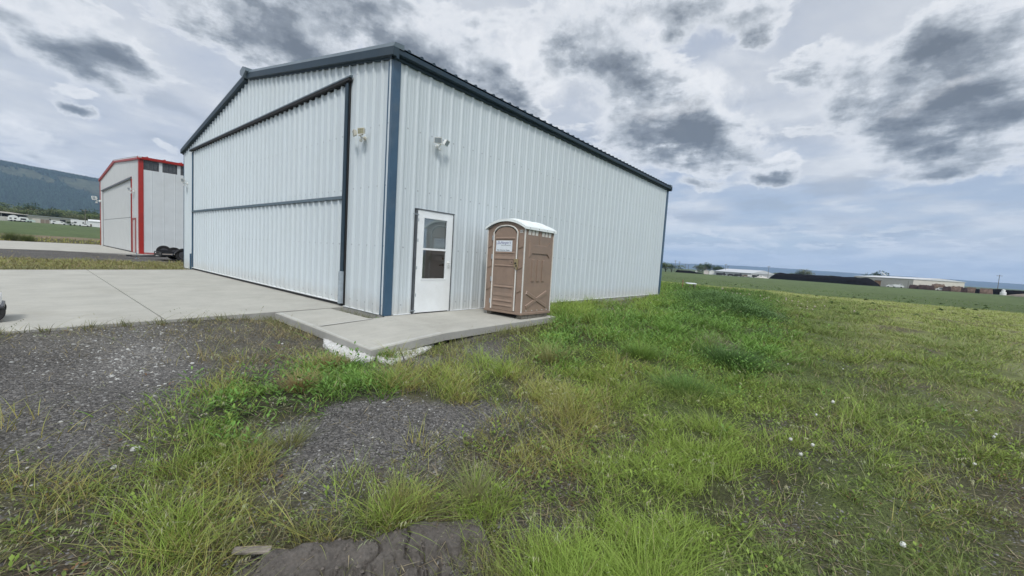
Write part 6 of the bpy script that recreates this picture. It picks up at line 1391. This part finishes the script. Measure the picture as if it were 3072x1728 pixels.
def mountain():
    AZ=np.linspace(60,125,520); RR=np.linspace(2250,5200,150); A_,R2=np.meshgrid(AZ,RR,indexing='ij')
    ce=np.interp(A_,[60,70,78,85,86.47,87.86,89.18,91.03,95,105,125],[.02,.055,.078,.0878,.0900,.0921,.0935,.0967,.105,.11,.09])
    RC=3300.
    t=np.clip((R2-2250)/(RC-2250),0,1); foot=.001
    el=foot+(ce-foot)*(t**.85); 
    H=el*R2; H=np.where(R2>RC,ce*RC-(R2-RC)*.05,H)
    H=H+14*(fbm(A_*1.4,R2*.004,300,4)-.5)*np.clip(t*2,0,1)*(1-np.exp(-((R2-RC)/250)**2))+CZ
    H=np.where(R2<=2251,0,H)
    X_=CX+R2*np.cos(np.radians(A_)); Y_=CY+R2*np.sin(np.radians(A_))
    e2=(H-CZ)/R2; jit=.004*(fbm(A_*6,R2*.01,310)-.5); ja=.35*(fbm(A_*5,R2*.006,311)-.5)
    cl=(pinp(A_+ja,e2+jit,CL1)|pinp(A_+ja,e2+jit,CL2))&(R2<RC)
    cl=cl*np.clip(.55+.9*(fbm(A_*9,R2*.02,320,3)-.35),0,1)
    fo=np.array([.020,.034,.026]); gr_=np.array([.105,.115,.070]); c=fo*(1-cl[...,None])+gr_*cl[...,None]
    n1=len(RR); i=np.arange(A_.size).reshape(A_.shape); F=np.stack([i[:-1,:-1],i[:-1,1:],i[1:,1:],i[1:,:-1]],-1).reshape(-1,4)
    o=npmesh('hills',np.stack([X_,Y_,H],-1).reshape(-1,3),[F],HM,col=c.reshape(-1,3),smooth=True); o['kind']='structure'
    # forest: low poly conifers on the wooded parts
    r=np.random.default_rng(77); n=30000; a=r.uniform(83.5,95.5,n); q=r.uniform(0,1,n); rr_=2330+(RC+60-2330)*q**.9
    a=np.concatenate([a,r.uniform(83.5,95.5,3500)]); rr_=np.concatenate([rr_,RC-r.uniform(-25,55,3500)]); n=len(a)
    fa=(a-60)/65*(len(AZ)-1); fr_=(rr_-2250)/2950*(len(RR)-1); ia=fa.astype(int); ir=fr_.astype(int); u=fa-ia; v=fr_-ir
    hz_=(H[ia,ir]*(1-u)+H[ia+1,ir]*u)*(1-v)+(H[ia,ir+1]*(1-u)+H[ia+1,ir+1]*u)*v; cc=cl[ia,ir]
    kp=(r.uniform(0,1,n)>cc*2.2-.05); a,rr_,hz_=a[kp],rr_[kp],hz_[kp]; n=len(a)
    x=CX+rr_*np.cos(np.radians(a)); y=CY+rr_*np.sin(np.radians(a)); h=r.uniform(6,14,n); w_=h*r.uniform(.22,.34,n); ph=r.uniform(0,2,n)
    ring=[np.stack([x+w_*np.cos(ph+k*2*PI/5),y+w_*np.sin(ph+k*2*PI/5),hz_-1],1) for k in range(5)]+[np.stack([x,y,hz_+h],1)]
    V=np.stack(ring,1).reshape(-1,3); f=np.array([[k,(k+1)%5,5] for k in range(5)]); F=(np.arange(n)[:,None,None]*6+f[None]).reshape(-1,3)
    c=np.array([.017,.031,.023])*r.uniform(.4,2.3,n)[:,None]; 
    fm_=veg_mat('hill_conifers',.9,.0); o=npmesh('forest',V,[F],fm_,col=np.repeat(c,6,0)); setp(o,'dark conifer forest covering the hill','forest',None,'stuff')
mountain()
def ridge():
    AZ=np.linspace(-45,62,700); RR=np.array([7600,8000,8500,9000,9500,10300]); A_,R2=np.meshgrid(AZ,RR,indexing='ij')
    ce=np.interp(A_,[-45,-25,-11.8,-5.75,1.54,7.82,15.1,19.7,35,62],[.0115,.0088,.0079,.0098,.0115,.0134,.0118,.0103,.013,.03])+.0009*(fbm(A_*.9,A_*0,400,4)-.5)
    k=np.array([0,.35,.72,1.0,.98,.5])[None,:]; H=CZ+ce*9000*k-3; H[:,0]=-8
    i=np.arange(A_.size).reshape(A_.shape); F=np.stack([i[:-1,:-1],i[:-1,1:],i[1:,1:],i[1:,:-1]],-1).reshape(-1,4)
    X_=CX+R2*np.cos(np.radians(A_)); Y_=CY+R2*np.sin(np.radians(A_)); c=np.ones(A_.shape+(3,))*np.array([.06,.075,.08])*(.85+.3*fbm(A_*2,R2*.002,410)[...,None])
    o=npmesh('hills',np.stack([X_,Y_,H],-1).reshape(-1,3),[F],HM,col=c.reshape(-1,3),smooth=True); o['kind']='structure'
ridge()
BLOBS=[[15.72, 0.065, -3.668, 0.5, -12.795, 12.604, -40.757, 0.5, 0.95], [17.711, -0.616, -5.077, 0.5, -18.522, 19.293, -52.478, 0.5, 0.5], [68.233, -3.871, -2.46, 0.5, -26.45, 34.073, -152.546, 0.5, 0.55], [7.685, -3.059, 0.121, 0.5, -3.163, 13.7, -28.602, 0.5, 0.75], [7.15, -4.581, -0.457, 0.5, 0.051, 13.46, -24.204, 0.5, 0.9], [13.795, -4.63, -4.701, 0.5, -10.825, 18.828, -32.285, 0.5, 0.5], [6.679, -5.362, -3.605, 0.5, -3.117, 16.43, -21.41, 0.5, 0.5], [5.212, -6.188, -5.022, 0.5, -0.083, 15.855, -16.881, 0.5, 0.6], [3.294, -9.088, -2.451, 0.5, 5.943, 5.004, -24.967, 0.5, 1.0], [9.563, -31.672, -5.461, 0.5, 20.625, 10.049, -109.628, 0.5, 0.6], [6.95, -35.653, -9.232, 0.5, 19.721, 9.323, -96.195, 0.5, 0.8], [3.935, -12.366, -10.841, 0.5, 9.45, 15.886, -27.914, 0.5, 0.55], [-2.752, -15.782, 1.22, 0.5, 8.187, -8.793, -23.761, 0.5, 0.75], [-2.4, -13.458, 1.719, 0.5, 12.866, -15.265, -45.831, 0.5, 0.8], [-2.635, -13.807, 1.583, 0.5, 13.884, -17.495, -59.605, 0.5, 0.85], [-3.058, -15.179, 2.018, 0.5, 11.817, -17.196, -64.758, 0.5, 0.6], [11.748, -21.023, -15.165, 0.5, 20.449, 40.103, -55.027, 0.5, 0.45], [3.506, -7.102, -1.816, 0.5, 18.178, 11.106, -36.458, 0.5, 0.55], [23.595, 0.567, -8.573, 0.5, -17.032, 8.357, -62.819, 0.5, 0.35], [50.769, -8.335, -8.662, 0.5, -31.494, 30.878, -159.095, 0.5, 0.4]]
WHITES=[[14.006, -40.652, -7.282, 0.5, 9.495, 17.736, -149.525, 0.5], [11.154, -45.962, -5.173, 0.5, 14.412, 8.564, -198.75, 0.5], [51.255, -2.077, -6.867, 0.5, -27.04, 17.833, -165.821, 0.5], [2.337, -8.328, -0.336, 0.5, 19.663, -1.714, -51.195, 0.5], [3.859, -36.02, 3.767, 0.5, 27.536, -21.064, -103.326, 0.5], [6.103, -7.244, -3.84, 0.5, 1.02, 16.236, -25.452, 0.5], [9.732, -7.785, -5.485, 0.5, -2.315, 17.63, -19.533, 0.5], [5.709, -10.149, -7.714, 0.5, 5.258, 21.096, -28.042, 0.5], [9.619, -10.033, -10.744, 0.5, -1.256, 34.763, -26.417, 0.5], [32.658, 0.14, -4.553, 0.5, -16.947, 13.411, -87.352, 0.5], [-3.517, -17.071, 5.459, 0.5, 22.614, -34.457, -82.244, 0.5], [7.731, -18.647, -11.287, 0.5, 13.911, 29.775, -60.848, 0.5]]
# ---------------------------------------------------------------- haze
if HAZE:
    hb=MB().box((-13800,-13800,-14),(13800,13800,520)); m=bpy.data.materials.new('thin_blue_haze'); m.use_nodes=True; t=m.node_tree; t.nodes.clear(); o_=t.nodes.new('ShaderNodeOutputMaterial'); v=t.nodes.new('ShaderNodeVolumePrincipled')
    v.inputs['Color'].default_value=(.48,.67,1.0,1); v.inputs['Density'].default_value=HAZE; v.inputs['Anisotropy'].default_value=0.0
    t.links.new(v.outputs[0],o_.inputs['Volume']); ho=hb.build('haze',m); ho['kind']='stuff'
# ---------------------------------------------------------------- sky
wd_=bpy.data.worlds.new('World'); sc.world=wd_; wd_.use_nodes=True; t=wd_.node_tree; t.nodes.clear(); N=NT(t)
out=t.nodes.new('ShaderNodeOutputWorld'); bg=t.nodes.new('ShaderNodeBackground'); t.links.new(bg.outputs[0],out.inputs[0])
SUN_EL,SUN_AZ=math.radians(50),math.radians(226)     # azimuth measured from +x, counter clockwise
sky=N.n('ShaderNodeTexSky'); sky.sky_type='NISHITA'; sky.sun_disc=False; sky.sun_elevation=SUN_EL; sky.sun_rotation=PI/2-SUN_AZ; sky.altitude=800; sky.dust_density=1.0; sky.ozone_density=2
D=N.n('ShaderNodeTexCoord').outputs['Generated']; D=N.vm('NORMALIZE',D)
sx=N.n('ShaderNodeSeparateXYZ',ins={0:D}); Zc=sx.outputs[2]
def dens(Dv,full=True):
    s_=N.n('ShaderNodeSeparateXYZ',ins={0:Dv}); zz=N.math('MAXIMUM',s_.outputs[2],0.0); inv=N.math('DIVIDE',1.0,N.math('ADD',zz,.13))
    P=N.n('ShaderNodeCombineXYZ',ins={0:N.math('MULTIPLY',s_.outputs[0],inv),1:N.math('MULTIPLY',s_.outputs[1],inv),2:0.0}).outputs[0]
    n1=N.noise(N.vm('ADD',P,(3.1,7.7,0)),1.25,8,.56,dist=.12)
    n2=N.noise(P,.42,3,.5)
    return P,n1,n2
P_,n1,n2=dens(D)
# warped direction for the placed clouds
nz=N.noise(D,7.0,5,.6,out=1); Dw=N.vm('ADD',D,N.vm('MULTIPLY',N.vm('SUBTRACT',nz,(.5,.5,.5)),(.13,.13,.10)))
def blobsum(Dv,LS,hasamp=True):
    tot=None
    for q in LS:
        if hasamp: q=[v/1.28 for v in q[:8]]+[q[8]*1.08]
        a=N.math('ADD',N.vm('DOT_PRODUCT',Dv,tuple(q[0:3])),q[3]); b_=N.math('ADD',N.vm('DOT_PRODUCT',Dv,tuple(q[4:7])),q[7])
        r2=N.math('ADD',N.math('MULTIPLY',a,a),N.math('MULTIPLY',b_,b_)); e=N.math('POWER',2.718,N.math('MULTIPLY',r2,-1.0))
        if hasamp: e=N.math('MULTIPLY',e,q[8])
        tot=e if tot is None else N.math('ADD',tot,e)
    return tot
front=N.mr(N.vm('DOT_PRODUCT',D,(.77,.63,.1)),.0,.25)
nb=N.noise(D,9.0,7,.62); 
dk=N.math('MULTIPLY',blobsum(Dw,BLOBS),front)
nb3=N.noise(D,21.0,6,.62)
nP=N.noise(N.vm('ADD',P_,(11.3,2.1,0)),3.1,8,.60,dist=.08)
def cum(Dv,nbv,n3): 
    tx=N.math('ADD',N.math('ADD',N.math('MULTIPLY',N.mr(nbv,.25,.72),.55),N.math('MULTIPLY',N.mr(nP,.32,.66),.85)),N.math('MULTIPLY',N.math('SUBTRACT',n3,.5),.8))
    body=N.math('ADD',N.math('MULTIPLY',blobsum(Dv,BLOBS),front),N.math('MULTIPLY',N.math('MULTIPLY',N.mr(nP,.50,.74),N.mr(Zc,.14,.34)),.34))
    return N.math('MULTIPLY',body,tx)
dkn=cum(Dw,nb,nb3)
OFF=(-.010,-.008,.026)
dk2=cum(N.vm('ADD',Dw,OFF),N.noise(N.vm('ADD',D,OFF),9.0,7,.62),N.noise(N.vm('ADD',D,OFF),21.0,6,.62))
P2,m1,m2=dens(N.vm('ADD',D,(-.012,-.010,.030)))
rel=N.math('SUBTRACT',dkn,dk2); rel2=N.math('SUBTRACT',n1,m1)
wh=N.math('MULTIPLY',blobsum(Dw,WHITES,False),front)
veil=N.mr(n1,.30,.72)
deck=N.ramp(veil,[(0,(.46,.53,.655)),(.30,(.55,.60,.69)),(.60,(.65,.685,.74)),(1,(.82,.845,.875))])
gap=N.math('MULTIPLY',N.mr(Zc,.005,.06),N.mr(Zc,.16,.30,1,0)); ga=N.noise(N.vm('MULTIPLY',D,(3.0,3.0,16.0)),1.3,6,.6); rightside=N.mr(N.vm('DOT_PRODUCT',D,(.97,-.02,0)),.55,.9)
gm=N.math('MULTIPLY',N.math('MULTIPLY',gap,rightside),N.mr(ga,.40,.60))
nish=N.mix(1.0,sky.outputs[0],(.1,.1,.1),'MULTIPLY')
blue=N.mix(.35,nish,(.34,.46,.70))
c=N.mix(N.math('MULTIPLY',gm,.52),deck,blue)
c=N.mix(N.math('MULTIPLY',N.mr(n2,.55,.40),.15),c,nish)
# soft relief of the deck itself
c=N.mix(N.math('MULTIPLY',N.mr(rel2,.02,.16,0,1,True),.45),c,(.84,.865,.90))
c=N.mix(N.math('MULTIPLY',N.mr(rel2,-.02,-.16,0,1,True),.35),c,(.37,.41,.46))
# cumulus: bright ragged rims round heavy grey bellies
rim=N.mr(dkn,.08,.22,0,1,True); c=N.mix(N.math('MULTIPLY',rim,.85),c,N.mix(N.mr(nb3,.35,.65),(.66,.70,.755),(.90,.915,.94)))
core=N.math('ADD',dkn,N.math('MULTIPLY',rel,-.9)); dark=N.mr(core,.12,.80,0,1)
shade=N.mix(N.mr(nb3,.35,.65),(.165,.190,.225),(.27,.30,.34))
prof=N.ramp(N.math('ADD',dark,N.math('MULTIPLY',N.math('SUBTRACT',nb3,.5),.35)),[(0,(.86,.88,.915)),(.14,(.70,.735,.785)),(.34,(.46,.50,.55)),(.60,(.265,.297,.342)),(1,(.165,.19,.225))]); c=N.mix(N.mr(core,.06,.24,0,1,True),c,prof)
whm=N.math('MULTIPLY',N.mr(wh,.15,.8,0,1,True),N.mr(N.math('ADD',N.math('MULTIPLY',nb,.6),N.math('MULTIPLY',nb3,.4)),.40,.58,.1,1)); c=N.mix(N.math('MULTIPLY',N.math('MULTIPLY',whm,N.mr(dark,0,1,1,.25)),.8),c,(.90,.915,.94))
# small cumulus row towards the right-hand horizon
cum=N.noise(N.vm('MULTIPLY',D,(14,14,60)),1.0,6,.62); cm=N.math('MULTIPLY',N.mr(cum,.50,.60),N.math('MULTIPLY',N.mr(Zc,.008,.02),N.mr(Zc,.07,.12,1,0)))
c=N.mix(N.math('MULTIPLY',cm,.85),c,(.86,.88,.91))
hzn=N.mr(Zc,.0,.10,1,0); c=N.mix(N.math('MULTIPLY',hzn,.55),c,(.72,.765,.82))
below=N.mr(Zc,-.03,.0,1,0); c=N.mix(below,c,(.25,.28,.24))
# unseen sky around the sun, brightened to add light on the scene
sd=(math.cos(SUN_EL)*math.cos(SUN_AZ),math.cos(SUN_EL)*math.sin(SUN_AZ),math.sin(SUN_EL))
gl=N.math('POWER',N.math('MAXIMUM',N.vm('DOT_PRODUCT',D,sd),0.0),3.0); c=N.mix(1.0,c,N.mix(gl,(1,1,1),(SKYGLOW,SKYGLOW,SKYGLOW*.97)),'MULTIPLY')
c=N.mix(1.0,c,(10,10,10),'MULTIPLY'); N.set(bg.inputs['Color'],c); bg.inputs['Strength'].default_value=.1
wd_.cycles.sampling_method='MANUAL'; wd_.cycles.sample_map_resolution=1024
sl=bpy.data.lights.new('sun','SUN'); sl.energy=SUNE; sl.angle=math.radians(11); sl.color=(1,.965,.91); so=bpy.data.objects.new('sun',sl); COL.objects.link(so)
so.rotation_euler=Vector(sd).to_track_quat('Z','Y').to_euler(); so.location=(0,0,50)
# ---------------------------------------------------------------- camera
pt_,ro,ya=0.0741953722366048,0.061618625990134505,0.6905650254145137
fw=Vector((math.cos(pt_)*math.cos(ya),math.cos(pt_)*math.sin(ya),-math.sin(pt_))); r0=Vector((math.sin(ya),-math.cos(ya),0)); u0=r0.cross(fw)
rt=r0*math.cos(ro)+u0*math.sin(ro); up=-r0*math.sin(ro)+u0*math.cos(ro)
cam=bpy.data.cameras.new('camera'); co=bpy.data.objects.new('camera',cam); COL.objects.link(co)
co.matrix_world=Matrix(((rt.x,up.x,-fw.x,CX),(rt.y,up.y,-fw.y,CY),(rt.z,up.z,-fw.z,CZ),(0,0,0,1)))
cam.sensor_width=36; cam.lens=1024.652/2576*36; cam.clip_start=.05; cam.clip_end=40000; sc.camera=co
sc.render.engine='CYCLES'; sc.render.resolution_x=1024; sc.render.resolution_y=576
sc.view_settings.view_transform='Standard'; sc.view_settings.look='None'; sc.view_settings.exposure=EXPO; sc.view_settings.gamma=1
sc.cycles.max_bounces=8; sc.cycles.transparent_max_bounces=12; sc.cycles.volume_bounces=1
